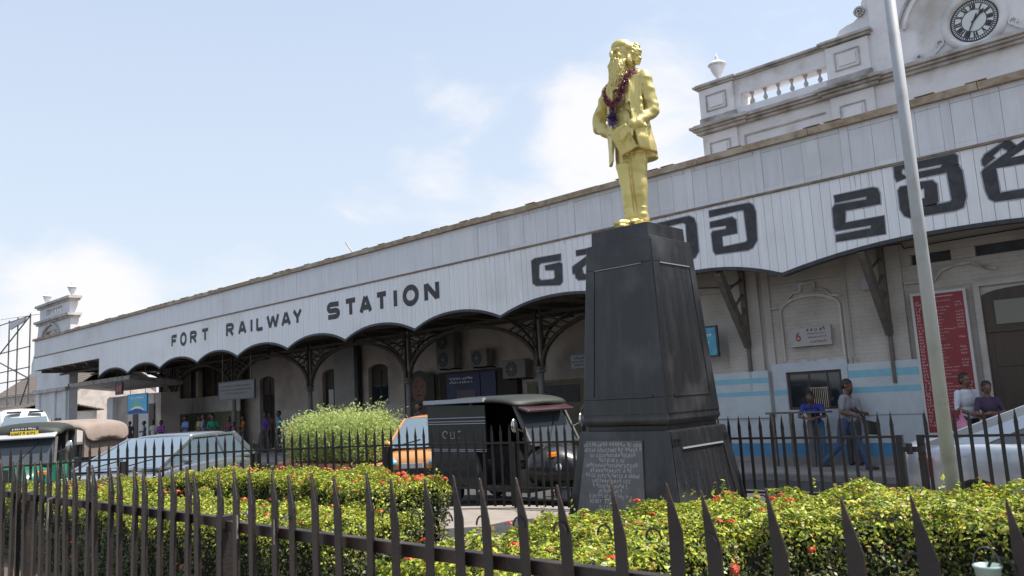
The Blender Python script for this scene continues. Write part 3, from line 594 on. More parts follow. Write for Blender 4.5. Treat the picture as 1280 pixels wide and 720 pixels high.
# cast iron columns with lattice arches
ZC = 2.87; ZA = 4.63; YC = 21.3; BAY = 7.2
colx = [-54.3+.0,-47.1,-39.9,-32.7,-25.5,-18.3,-11.1]
def make_column(full=True):
    c = thing('iron_column', 'x', 'column', (0,YC,0), 0, 'cast iron columns along the arcade')
    MB().lathe([(.19,.12),(.19,.3),(.15,.34),(.125,.42),(.11,2.5),(.11,2.7)], n=16).build('shaft', COLP, c, smooth=True)
    MB().lathe([(.12,2.7),(.19,2.73),(.19,2.78),(.13,2.8),(.2,2.85),(.22,2.9),(.16,2.93)], n=16).build('capital', COLP, c)
    m = MB()
    for dx in (-.14,.14): m.box(dx-.045,dx+.045,-.05,.05,2.93,4.9)
    m.build('post', STRUT, c)
    for s_ in (-1,1):
        m = MB(); P = [(s_*(.12+3.48*(1-math.cos(t))), ZC+.08+(ZA-ZC-.08)*math.sin(t)) for t in [math.pi/2*i/12 for i in range(13)]]
        for p, q in zip(P[:-1],P[1:]): m.bar((p[0],0,p[1]),(q[0],0,q[1]),.15,.12)
        m.build('arch_rib', STRUT, c)
        m = MB()
        for (zt, k) in ((3.75,3),(4.05,4),(4.3,5),(4.5,6)):
            p = P[k+1]; m.bar((s_*.14,0,zt+.25),(p[0],0,p[1]),.05,.06)
        m.bar((s_*.1,0,4.75),(s_*3.5,0,4.75),.07,.1); m.bar((s_*.12,0,4.1),(s_*1.5,0,4.72),.04,.06); m.build('lattice_strut', STRUT, c)
    for s_, D in ((-1,5.0),(1,2.0)):
        m = MB(); P = [(s_*(.12+min(D,3.2)*(1-math.cos(t))), ZC+.3+(4.78-ZC-.3)*math.sin(t)) for t in [math.pi/2*i/8 for i in range(9)]]
        for p, q in zip(P[:-1],P[1:]): m.bar((0,p[0],p[1]),(0,q[0],q[1]),.07,.08)
        m.bar((0,s_*.05,4.86),(0,s_*D,4.86),.07,.1)
        for k in (2,4,6): m.bar((0,s_*.08,4.8-.1*k),(0,P[k][0],P[k][1]),.03,.04)
        m.build('cross_rib', STRUT, c)
    return c
c0 = make_column()
cl = ['iron column farthest along the arcade behind the three-wheelers','iron column behind the blue poster board','iron column left of the grey notice board','iron column behind the light green shrub, left of the tall pier','iron column left of the double air conditioner','iron column rising above the black three-wheeler','iron column hidden behind the statue pedestal']
for i, x in enumerate(colx[1:]):
    c = c0 if i == 0 else copy_tree(c0); c.location = (x, YC, 0); c['label'] = cl[i+1]
# air conditioners
def ac(x, z, w, h, fans, label, rz=0):
    t = thing('air_conditioner', label, 'air conditioner', (x, YL-.32, z), rz, 'air conditioner units high on the shaded wall')
    MB().box(-w/2,w/2,-.35,.0,0,h).build('casing', mat('ac casing', (.17,.158,.145), .5), t, bevel=.02)
    for k in range(fans):
        zc = h*(k+.5)/fans; r_ = min(h/fans,w*.75)*.4
        g_ = MB().tube((-w*.1,-.362,zc),(-w*.1,-.351,zc),r_,r_,24).build('fan_grille', BLK, t)
        m = MB()
        for q in range(1,4): ribbon(m, arc(-w*.1,zc,r_*q/4,r_*q/4,0,360,18), .012, -.364)
        for q in range(8): ribbon(m, [(-w*.1,zc),(-w*.1+r_*math.cos(q*math.pi/4),zc+r_*math.sin(q*math.pi/4))], .01, -.3646)
        m.tube((-w*.1,-.37,zc),(-w*.1,-.365,zc),r_*.2); m.build('fan_guard', CHR if 0 else COLP, g_)
    m = MB(); m.box(-w*.35,-w*.3,-.34,.3,-.06,-.002); m.box(w*.3,w*.35,-.34,.3,-.06,-.002); m.build('wall_bracket', BLK, t)
ac(-24.9,3.25,1.1,1.5,2,'tall double fan air conditioner left of the other two units')
ac(-22.9,3.2,.95,.7,1,'small single fan air conditioner in the middle of the three units')
ac(-21.0,2.62,1.2,.72,1,'single fan air conditioner nearest the iron column over the black three-wheeler')
# boards and signs hung in the arcade
def sign(name, label, x0, x1, z0, z1, y, mface, mframe, writer=None, cat='sign', th=.05, hang=None, fr=.04):
    t = thing(name, label, cat, ((x0+x1)/2, y, z0)); w = x1-x0; h = z1-z0
    MB().box(-w/2,w/2,0,th,0,h).build('board', mface, t)
    m = MB(); m.box(-w/2-fr,w/2+fr,-.012,th+.01,h+.001,h+fr); m.box(-w/2-fr,w/2+fr,-.012,th+.01,-fr,-.001); m.box(-w/2-fr,-w/2-.001,-.012,th+.01,-.0,h); m.box(w/2+.001,w/2+fr,-.012,th+.01,0,h)
    m.build('frame', mframe, t)
    if writer:
        for nm, mt, fn in writer: m = MB(); fn(m, w, h); m.build(nm, mt, t)
    if hang:
        m = MB()
        for s_ in (-.4,.4): m.tube((s_*w,th/2,h+fr),(s_*w,th/2,hang-z0),.015)
        m.build('hanger', STRUT, t)
    return t
rr = random.Random(11)
NAVY = mat('navy lettering', (.03,.05,.14), .6)
def lines(rows, hh, ww, x0f=-.45, x1f=.45):
    def fn(m, w, h):
        for f_, a, b in rows: scribble(m, w*a, w*b, h*f_, hh, ww, -.003, rr)
    return fn
sign('notice_board', 'grey notice board with small dark lines hanging under the arches', -31.8,-28.95,2.47,3.15,16.3, mat('grey board', (.075,.078,.08), .5), BLK,
     [('lettering', BLK, lines([(.72,-.42,.42),(.5,-.45,.45),(.28,-.3,.3)], .07,.018))], hang=4.9)
sign('poster_board', 'bright blue poster with a pale green island picture above the parked three-wheelers', -41.1,-38.9,2.15,3.05,16.3, mat('poster blue', (.05,.32,.55), .5, c2=(.1,.45,.62), scale=1.5), mat('poster rim', (.03,.2,.45), .5),
     [('island_print', mat('island green', (.2,.45,.12), .6), lambda m,w,h: m.xz([(-.35*w,.4*h),(-.2*w,.5*h),(-.1*w,.65*h),(.02*w,.6*h),(.12*w,.5*h),(.3*w,.4*h)],-.004,-.001)),
      ('surf_print', mat('surf white', (.6,.75,.8), .6), lambda m,w,h: ribbon(m, arc(0,-.1*h,.42*w,.42*h,20,160,10), .1, -.006)),
      ('base_print', mat('deep blue', (.02,.06,.2), .6), lambda m,w,h: m.xz([(-.5*w,.0),(-.45*w,.14*h),(-.1*w,.24*h),(.2*w,.2*h),(.48*w,.06*h),(.5*w,0)],-.0095,-.007)),
      ('lettering', WHT, lambda m,w,h: scribble(m,-.35*w,.35*w,.78*h,.1,.02,-.004,rr))], hang=4.9)
sign('led_clock_sign', 'small dark box sign with glowing red figures near the far shed', -43.4,-42.6,3.2,3.75,16.6, BLK, BLK,
     [('red_figures', None, lambda m,w,h: None)] if 0 else [('red_figures', mat('red figures', (.5,.02,.05), .5), lambda m,w,h: (m.box(-.28,-.06,-.01,-.002,.12,.42), m.box(.06,.28,-.01,-.002,.12,.42)))], hang=4.9)
sign('wall_sign', 'small white sign with lines of blue text on the wall left of the pedestal', -18.6,-16.9,2.85,3.3,YL-.1, WPB, GREY, [('lettering', NAVY, lines([(.65,-.4,.4),(.38,-.45,.3),(.12,-.4,.35)],.08,.02))])
def six(m, w, h): letter(m, '6', -.36*w, -.22*w, .28*h, .72*h, .03, -.004)
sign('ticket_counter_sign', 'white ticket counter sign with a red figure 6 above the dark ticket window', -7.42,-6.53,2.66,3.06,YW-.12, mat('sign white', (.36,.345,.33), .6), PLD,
     [('figure', RED, six), ('heading', BLK, lambda m,w,h: scribble(m,-.06*w,.40*w,.76*h,.065,.016,-.004,rr)), ('lettering', RED, lambda m,w,h: (scribble(m,-.06*w,.42*w,.58*h,.03,.006,-.004,rr), scribble(m,-.0*w,.42*w,.12*h,.045,.011,-.004,rr))),
      ('lettering', BLK, lambda m,w,h: scribble(m,-.04*w,.42*w,.38*h,.035,.008,-.004,rr))], fr=.015)
def tt(m, w, h):
    z = h-.16
    while z > .1:
        scribble(m, -.47*w, -.36*w, z, .045, .010, -.004, rr)
        if rr.random() < .86: scribble(m, -.2*w, rr.uniform(.0,.3)*w, z, .026, .006, -.004, rr)
        if rr.random() < .6: scribble(m, .32*w, .46*w, z+.01, .035, .008, -.004, rr)
        z -= .062
sign('fare_board', 'tall dark red board with rows of small white text beside the panelled door', -4.8,-3.9,.75,3.45,YW-.14, RED, mat('board rim', (.5,.47,.45), .6),
     [('lettering', PNK, tt), ('heading', PNK, lambda m,w,h: ribbon(m, [(-.3*w,h-.06),(.3*w,h-.06)], .02, -.004)), ('column_line', PNK, lambda m,w,h: ribbon(m, [(-.31*w,.05),(-.31*w,h-.05)], .008, -.004))], fr=.05)
sign('hanging_sign', 'small blue and turquoise sign partly hidden by the right edge of the pedestal', -9.75,-9.02,2.6,3.25,YW-.5, mat('turq', (.05,.22,.35), .5, c2=(.1,.4,.5), scale=3), BLK, [('lettering', WHT, lines([(.7,-.4,.4),(.45,-.4,.3)],.05,.012))])
# poster of a man's face, plain
ps = thing('portrait_poster', 'tall dark hoarding with a large warm brown portrait face left of the black three-wheeler', 'poster', (-26.9,YL-.45,.22))
MB().box(-1.0,1.0,0,.05,0,2.9).build('board', mat('poster dark', (.03,.02,.02), .6), ps)
MB().ell((.0,-.002,2.3),(.50,.02,.62),24,14).build('face_print', mat('face print', (.22,.11,.07), .6, c2=(.15,.07,.045), scale=3), ps)
MB().ell((.0,-.0,2.66),(.60,.014,.40),24,12).build('hair_print', BLK, ps)
MB().xz([(-.95,.2),(-.95,1.3),(-.4,1.75),(.4,1.75),(.9,1.3),(.9,.2)],-.012,-.001).build('shirt_print', mat('shirt print', (.10,.07,.06), .6), ps)
m = MB(); m.ell((-.2,-.022,2.36),(.09,.008,.03)); m.ell((.2,-.022,2.36),(.09,.008,.03)); m.ell((0,-.022,1.98),(.15,.008,.035)); m.ell((0,-.022,2.17),(.07,.008,.03)); m.build('feature_print', mat('feature print', (.05,.02,.015), .6), ps)
# railing in front of the ticket window
rl = thing('queue_railing', 'dark metal queue railing with two thick posts before the ticket window', 'railing', (-7,16.55,.12))
for dx in (-.72,-.30,.1): MB().box(dx-.04,dx+.04,-.04,.04,0,1.1).build('post', STRUT, rl)
MB().box(-.85,.55,-.06,.06,1.101,1.14).build('top_rail', STRUT, rl)

# ================================================================ left gable, shed, scaffolding, far houses
lg = thing('gable_tower', 'far white ornamental gable with balustrade and two urns at the left end', 'tower', (0,0,0))
PLS = mat('plaster far', (.66,.66,.68), .8, c2=(.54,.54,.55), scale=.9)
Y2 = 18.0; gx0, gx1 = -60.5, -54.4
m = MB(); m.box(gx0,gx1,Y2,Y2+.5,.1,8.5); m.box(gx0+.3,gx0+1.5,Y2,Y2+.5,8.8,9.6); m.box(gx1-1.5,gx1-.2,Y2,Y2+.5,8.8,9.6); m.box(gx0+1.5,gx1-1.5,Y2,Y2+.5,8.8,9.05); m.box(gx0+1.5,gx1-1.5,Y2,Y2+.5,9.45,9.6)
m.build('wall', PLS, lg)
recalc(MB().xz([(gx0-1.6,5.2),(gx0-1.55,6.0),(gx0-.8,7.0),(gx0-.3,8.3),(gx0,8.4),(gx0,5.2)], Y2+.1, Y2+.6).build('side_scroll', PLS, lg))
for z, p in ((8.5,.12),(9.6,.08)):
    m = MB(); m.box(gx0-p,gx1+p,Y2-p,Y2+.55,z,z+.12); m.box(gx0-p-.12,gx1+p+.12,Y2-p-.12,Y2+.6,z+.122,z+.28); m.build('cornice', PLD, lg)
bf = MB().lathe([(.09,0),(.05,.08),(.1,.18),(.05,.28),(.09,.4)], n=8).mesh('baluster', PLS, True)
for i in range(9): inst('baluster', bf, lg, (gx0+1.75+i*.46, Y2+.3, 9.05))
for ux in (gx0+.7, gx1-.7): MB().lathe([(r_*1.25,z*1.35) for r_, z in urn], (ux,Y2+.3,9.88), 14).build('urn', PLS, lg, smooth=True)
m = MB(); 
for r_ in (2.0,1.55):
    P = arc((gx0+gx1)/2-.3,6.6,r_,r_*.9,0,180,14)
    for p, q in zip(P[:-1],P[1:]): m.bar((p[0],Y2-.08,p[1]),(q[0],Y2-.08,q[1]),.16,.16)
m.build('arch_moulding', PLD, lg)
for z in (3.9,): MB().box(gx0-.1,gx1+.1,Y2-.25,Y2-.002,z,z+.22).build('string_course', PLD, lg)
for a in (gx0+.2, gx0+3.2, gx1-.9): MB().box(a,a+.7,Y2-.12,Y2-.002,.1,3.88).build('pilaster', PLS, lg)
w_ = MB().box(gx1-2.6,gx1-1.2,Y2-.05,Y2-.003,.2,2.2).build('window', DKW, lg)
sh = thing('side_shed', 'low white shed with sloping pale roof edge under the far canopy end', 'shed', (0,0,0))
m = MB(); m.box(-53.2,-45.6,19.9,21.0,.12,3.3); m.build('wall', INW, sh)
MB().box(-52.6,-51.7,19.6,19.898,.12,3.2).build('pier', PLS, sh)
MB().box(-50.0,-46.4,19.84,19.898,.13,3.2).build('white_panel', mat('shed white', (.62,.62,.6), .6), sh)
MB().hexa([(-54.6,18.0,4.05),(-45.2,18.0,4.05),(-45.2,21.0,3.7),(-54.6,21.0,3.7)],[(-54.6,18.0,4.28),(-45.2,18.0,4.28),(-45.2,21.0,3.93),(-54.6,21.0,3.93)]).build('roof', PLD, sh)
for a in (-49.2,-47.0): MB().box(a,a+.7,19.8,19.838,.5,2.7).build('door', DKW, sh)
sc = thing('steel_frame', 'bare rusty steel hoarding frame against the sky at the far left', 'frame', (-91,25,0))
for dx in (-5.5,-2.0,.8,4.6): MB().tube((dx,0,0),(dx,0,12.6),.075,n=6).build('upright', STEEL, sc)
for dz in (3.5,6.3,7.4,9.4,12.4): MB().tube((-6,0,dz),(4.8,0,dz),.055,n=6).build('cross_bar', STEEL, sc)
for a, b, c_, d_ in ((-5.5,9.2,4.6,12.4),(-5.5,8.6,4.6,6.3),(.8,2.5,4.6,6.3)): MB().tube((a,0,b),(c_,0,d_),.07,n=6).build('brace', STEEL, sc)
o = MB().hexa([(-1.5,-.1,11.6),(2.8,-.1,12.0),(2.8,.1,12.0),(-1.5,.1,11.6)],[(-1.8,-.1,12.3),(3.2,-.1,12.35),(3.2,.1,12.35),(-1.8,.1,12.3)]).build('torn_sheet', PLS, sc)
def house(x, y, w, dpt, h, rh, label, ry=0, wallm=None):
    t = thing('tiled_house', label, 'house', (x,y,0), ry, 'low houses beyond the far left')
    MB().box(-w/2,w/2,0,dpt,0,h).build('wall', wallm or INW, t)
    n_ = 12
    for s_ in (0,1):
        m = MB()
        for i in range(n_):
            t0, t1 = i/n_, (i+1)/n_
            y0 = (-.5+(dpt/2+.5)*t0) if s_==0 else dpt+.5-(dpt/2+.5)*t0; y1 = (-.5+(dpt/2+.5)*t1+.05) if s_==0 else dpt+.5-(dpt/2+.5)*t1-.05
            z0 = h+rh*t0; m.hexa([(-w/2-.5,y0,z0),(w/2+.5,y0,z0),(w/2+.5,y1,z0+rh/n_),(-w/2-.5,y1,z0+rh/n_)],[(-w/2-.5,y0,z0+.12),(w/2+.5,y0,z0+.12),(w/2+.5,y1,z0+rh/n_+.1),(-w/2-.5,y1,z0+rh/n_+.1)])
        m.build('roof', TILE, t)
    MB().xz([(-w/2,h),(w/2,h),(w/2,h+.02),(-w/2,h+.02)],-.4,-.3).build('gutter', TAN, t)
    for i in range(3): MB().box(-w/3+i*w/3-.6,-w/3+i*w/3+.6,-.05,-.002,1.2,h-1).build('window', GLS, t)
house(-94,22,22,8,2.9,1.1,'red tiled roof house seen under the steel frame at the far left')
house(-150,44,40,12,7,4.5,'greyish tiled roof rising behind the red roof at the far left')
wr = MB(); P = [(-96+i*1.8, 25-i*.33, 13.0-i*.18) for i in range(20)]
wr.path(P,.022,4); tag(wr.build('overhead_wire', BLK), 'thin overhead wire running to the far gable tower', 'wire')
# ================================================================ FENCES
ff = thing('front_fence', 'near dark iron picket fence with tall pointed pickets along the bottom edge', 'fence', (0,2.0,.2))
ZT = 1.625-.2
def picket_mesh(var):
    m = MB(); H = ZT; w = .044; d = .036; t = .005
    m.hexa([(0,0,0),(w,0,0),(w,t,0),(0,t,0)], [(0,0,H-.135),(w,0,H-.135-var),(w,t,H-.135-var),(0,t,H-.135)])
    m.hexa([(0,0,H-.135),(w,0,H-.135-var),(w,t,H-.135-var),(0,t,H-.135)], [(0,0,H),(.003,0,H-.004),(.003,t,H-.004),(0,t,H)])
    m.hexa([(0,t,0),(t,t,0),(t,d,0),(0,d,0)], [(0,t,H-.135),(t,t,H-.135),(t,d,H-.155),(0,d,H-.155)])
    m.hexa([(0,t,H-.135),(t,t,H-.135),(t,d,H-.155),(0,d,H-.155)], [(0,t,H-.002),(t*.6,t,H-.002),(t*.6,t+.004,H-.006),(0,t+.004,H-.006)])
    return m.mesh('picket', FEN)
pm = [picket_mesh(v) for v in (0,.015,.03)]
hk = MB(); hk.path([(-.024+.026*math.cos(R(a)), .012, ZT-.165+.032*math.sin(R(a))) for a in range(0,200,20)], .0035, 6); hkm = hk.mesh('hook', FEN)
x = -.43-.1765*53; i = 0
while x < .55:
    o = inst('picket', pm[i%3], ff, (x+random.uniform(-.006,.006), 0, random.uniform(-.016,.008)), (R(random.uniform(-.8,.8)), R(random.uniform(-1.3,1.3)), R(random.uniform(-7,7))))
    if x > -2.6: inst('hook', hkm, ff, (x,0,random.uniform(-.01,.01)))
    x += .1765; i += 1
rl_ = MB().box(-3.92,.7,.037,.077,ZT-.315,ZT-.265).build('top_rail', FEN, ff, bevel=.004)
MB().box(-7.0,-4.02,.037,.077,ZT-.30,ZT-.25).build('top_rail', FEN, ff, bevel=.004); MB().box(-10.1,-7.1,.037,.077,ZT-.30,ZT-.25).build('top_rail', FEN, ff, bevel=.004)
MB().box(-10.1,.7,.037,.077,.12,.17).build('bottom_rail', FEN, ff)
for px in (-3.97,-7.05,.62): MB().box(px-.035,px+.035,.03,.10,-.1,ZT-.24).build('post', FEN, ff, bevel=.004)
m = MB(); WIRE = mat('tie wire', (.2,.18,.16), .6)
for px in (-3.72,-3.38): m.path([(px,.03,ZT-.22),(px+.06,.02,ZT-.205),(px+.11,-.01,ZT-.215)],.006,5); m.path([(px,-.004,ZT-.33),(px,-.004,ZT-.22)],.005,5)
m.path([(-6.4,-.006,ZT-.48),(-6.4,-.006,ZT-.26),(-6.25,-.006,ZT-.235)],.007,5); m.build('tie_wire', WIRE, ff)
MB().box(-10.3,.9,-.12,.16,-.25,-.06).build('coping', KERB, ff)
bk = thing('bucket', 'small pale green bucket hanging on a hook of the near fence at the right edge', 'bucket', (-.478,2.0,1.392))
MB().lathe([(.019,0),(.026,.085),(.029,.085),(.029,.09),(.025,.09),(.022,.01)], n=20).build('pail', mat('pale green enamel', (.28,.38,.36), .4), bk, smooth=True)
m = MB(); m.path([((.027)*math.cos(R(a)),0,.088+.04*math.sin(R(a))) for a in range(0,181,20)],.0013,5); m.build('handle', STEEL, bk)

def fence_run(name, label, pts, zr, ztip, z0, rings, posts):
    f = thing(name, label, 'fence', (0,0,0), 0, 'rear picket fence round the island')
    me = MB(); H = ztip-z0
    me.hexa([(-.019,-.008,0),(.019,-.008,0),(.019,.008,0),(-.019,.008,0)],[(-.019,-.008,H-.17),(.019,-.008,H-.17),(.019,.008,H-.17),(-.019,.008,H-.17)])
    me.hexa([(-.022,-.010,H-.17),(.022,-.010,H-.17),(.022,.010,H-.17),(-.022,.010,H-.17)],[(-.002,-.002,H),(.002,-.002,H),(.002,.002,H),(-.002,.002,H)]); pk = me.mesh('picket', FEN2)
    rg = MB(); rg.path([(.055*math.cos(R(a)),0,.055*math.sin(R(a))) for a in range(0,361,30)],.01,5); rgm = rg.mesh('ring', FEN2)
    for a, b in zip(pts[:-1], pts[1:]):
        A = Vector((a[0],a[1],max(0,min(.07,(-a[0]-8.6)*.02)))); B = Vector((b[0],b[1],max(0,min(.07,(-b[0]-8.6)*.02)))); d = B-A; Ln = d.length; ang = math.atan2(d.y,d.x); k = max(2,round(Ln/.142))
        for z, hh in ((zr,.028),(.50,.028),(.32,.02)):
            m = MB(); m.bar((A.x,A.y,A.z+z),(B.x,B.y,B.z+z),.036,hh); m.build('rail', FEN2, f)
        for i in range(k):
            p = A+d*(i+.5)/k; inst('picket', pk, f, (p.x,p.y,z0+p.z), (0,0,ang+random.uniform(-.05,.05)), (1,1,random.uniform(.985,1.0)))
            if rings and i % 3 == 1: inst('ring', rgm, f, (p.x+d.x/Ln*.08,p.y+d.y/Ln*.08,.41), (0,0,ang))
        nposts = max(1,round(Ln/posts))
        for i in range(nposts+1): p = A+d*min(.999,max(.001,i/nposts)); MB().box(p.x-.035,p.x+.035,p.y-.035,p.y+.035,.2,zr+.02).build('post', FEN2, f)
    return f
fence_run('rear_fence', 'long dark picket fence behind the hedges, curving from far left to the gate gap', [(-15.0,1.2),(-14.5,3.9),(-13.8,5.4),(-12.4,7.0),(-10.6,8.35),(-8.63,9.3),(-5.6,9.86),(-3.12,9.97)], 1.19, 1.49, .22, True, 2.6)
f2 = fence_run('rear_fence', 'dark picket fence right of the gate gap in front of the silver car', [(-2.9,9.98),(-1.0,10.2),(2.6,10.6)], 1.19, 1.49, .22, True, 1.9)
MB().box(-3.1,-2.86,9.9,9.95,1.02,1.08).build('latch', FEN2, f2); MB().tube((-3.0,9.88,1.0),(-3.0,9.88,1.12),.035).build('latch_knob', FEN2, f2)

# ================================================================ PEDESTAL
PX, PY = -5.86, 9.0
pd = thing('pedestal', 'tall black tapering stone pedestal with grey inscribed plaque under the golden statue', 'pedestal', (PX,PY,.2))
def frus(m, h0, z0, h1, z1): z0 -= .2; z1 -= .2; m.hexa([(-h0,-h0,z0),(h0,-h0,z0),(h0,h0,z0),(-h0,h0,z0)],[(-h1,-h1,z1),(h1,-h1,z1),(h1,h1,z1),(-h1,h1,z1)])
m = MB(); frus(m,.88,.15,.86,.30); frus(m,.835,.302,.675,1.40); m.build('plinth', PED, pd, bevel=.012)
m = MB(); frus(m,.60,1.402,.60,1.455); m.build('recess', PED, pd)
m = MB(); m.loft([[(sx*h,sy*h,z-.2) for sx,sy in ((-1,-1),(1,-1),(1,1),(-1,1))] for h,z in ((.612,1.457),(.650,1.52),(.641,1.56),(.500,3.84))]); m.build('shaft', PED, pd, bevel=.012)
m = MB(); frus(m,.452,3.842,.445,4.03); m.build('cap', PED, pd, bevel=.008)
def onface(side, pts_uv, h0, z0, h1, z1, off):
    """points (u in -1..1 of the half width, z) on a tapering face -> 3D; side 0 front (-Y), 1 right (+X)"""
    r_ = []
    for u, z in pts_uv:
        h = h0+(h1-h0)*(z-z0)/(z1-z0); hh = h+off
        r_.append((u*h, -hh, z-.2) if side == 0 else (hh, u*h, z-.2) if side == 1 else (-u*h, hh, z-.2) if side == 2 else (-hh, -u*h, z-.2))
    return r_
def slab(m, side, u0, u1, za, zb, dims, o0, o1, taper=True):
    b = onface(side, [(u0,za),(u1,za),(u1,zb),(u0,zb)], *dims, o0); t = onface(side, [(u0,za),(u1,za),(u1,zb),(u0,zb)], *dims, o1)
    m.add(b+t, [(3,2,1,0),(4,5,6,7),(0,1,5,4),(1,2,6,5),(2,3,7,6),(3,0,4,7)])
SH = (.640,1.577,.500,3.84); PL = (.835,.302,.675,1.40)
for s_ in range(4):
    m = MB()
    slab(m,s_,-.98,-.72,1.802,3.5,SH,.001,.011); slab(m,s_,.72,.98,1.802,3.5,SH,.001,.011); slab(m,s_,-.98,.98,3.502,3.80,SH,.001,.011); slab(m,s_,-.98,.98,1.60,1.80,SH,.001,.011)
    recalc(m.build('frame_molding', PED, pd, bevel=.006))
    m = MB(); slab(m,s_,-.70,.70,3.485,3.498,SH,.004,.018); recalc(m.build('panel_lip', EDG if s_ < 2 else PED, pd)); m = MB(); slab(m,s_,-.72,.72,1.802,1.83,SH,.004,.022); recalc(m.build('panel_lip', PED, pd))
    if s_:
        m = MB(); slab(m,s_,-.99,-.72,.32,1.3,PL,.001,.014); slab(m,s_,.72,.99,.32,1.3,PL,.001,.014); slab(m,s_,-.99,.99,1.19,1.385,PL,.001,.014)
        recalc(m.build('frame_molding', PED, pd, bevel=.006)); m = MB(); slab(m,s_,-.7,.7,1.17,1.188,PL,.004,.026); recalc(m.build('panel_lip', EDG, pd))
m = MB(); slab(m,0,-.82,.42,.36,1.285,PL,.002,.022); pq = recalc(m.build('plaque', PLQ, pd))
m = MB(); rr = random.Random(5); z = 1.215; rows = []
class FM(MB): pass
tmp = MB()
widths = [.58,.56,.44,.26,.52,.42,.52,.38,.36,.24,.42]
for wv in widths: scribble(tmp, -wv*.98, wv*.98, z, .050, .0105, 0, rr); z -= .062
text(tmp, 'HENRY STEEL', -.40, z-.005, .05, .010, 0, .95); z -= .075; text(tmp, 'OLCOTT', -.22, z, .05, .010, 0, .95)
c_ = -.20
for (x_, y_, zz) in tmp.v:
    h = PL[0]+(PL[2]-PL[0])*(zz-PL[1])/(PL[3]-PL[1]); m.v.append((x_*.80+c_*h, -(h+.0235)+y_, zz-.2))
m.f = tmp.f; m.m = tmp.m; m.build('inscription', mat('worn white inscription', (.30,.30,.31), .7), pq)

# ================================================================ FLAGPOLE
fp = thing('flagpole', 'tall galvanised flagpole rising from the hedge in front of the red fare board', 'pole', (-1.74,6.6,.1))
MB().tube((0,0,0),(0,0,6.5),.054,.036,24).build('tube', POLE, fp)
MB().tube((0,0,-.02),(0,0,.16),.14,.12,16).build('foot', GRC, fp)
for o in fp.children: 
    for p_ in o.data.polygons: p_.use_smooth = len(p_.vertices) == 4

# ================================================================ HEDGES
def leaves_mesh(name, C_, Nn, size, mats, midx, asp=.55, spread=.9, up=.35):
    n = len(C_); rnd = RNG.normal(size=(n,3)); nrm = Nn+spread*rnd*.6+np.array([0,0,up]); nrm /= np.linalg.norm(nrm,axis=1)[:,None]
    t = np.cross(nrm, RNG.normal(size=(n,3))); t /= np.linalg.norm(t,axis=1)[:,None]+1e-9; b = np.cross(nrm, t)
    s_ = (size*RNG.uniform(.6,1.25,n))[:,None]
    V = np.empty((n,4,3)); V[:,0] = C_-t*s_*.5; V[:,1] = C_+b*s_*asp*.5+nrm*s_*.08; V[:,2] = C_+t*s_*.5; V[:,3] = C_-b*s_*asp*.5+nrm*s_*.08
    me = bpy.data.meshes.new(name); me.vertices.add(4*n); me.vertices.foreach_set('co', V.ravel())
    me.loops.add(4*n); me.loops.foreach_set('vertex_index', np.arange(4*n)); me.polygons.add(n); me.polygons.foreach_set('loop_start', np.arange(0,4*n,4)); me.polygons.foreach_set('loop_total', np.full(n,4))
    for m_ in mats: me.materials.append(m_)
    me.polygons.foreach_set('material_index', midx.astype(np.int32)); me.update(); me.validate(); return me
fm = MB()
rr = random.Random(9)
for k in range(26):
    a = rr.uniform(0,6.28); t = rr.uniform(.1,1.2); c = Vector((math.cos(a)*math.sin(t),math.sin(a)*math.sin(t),math.cos(t)*.8))*.036; u = Vector((-math.sin(a),math.cos(a),.2))*.011; v = c.cross(u).normalized()*.011
    fm.add([c-u,c-v,c+u,c+v],[(0,1,2,3)])
flower_me = fm.mesh('flower', FLR)
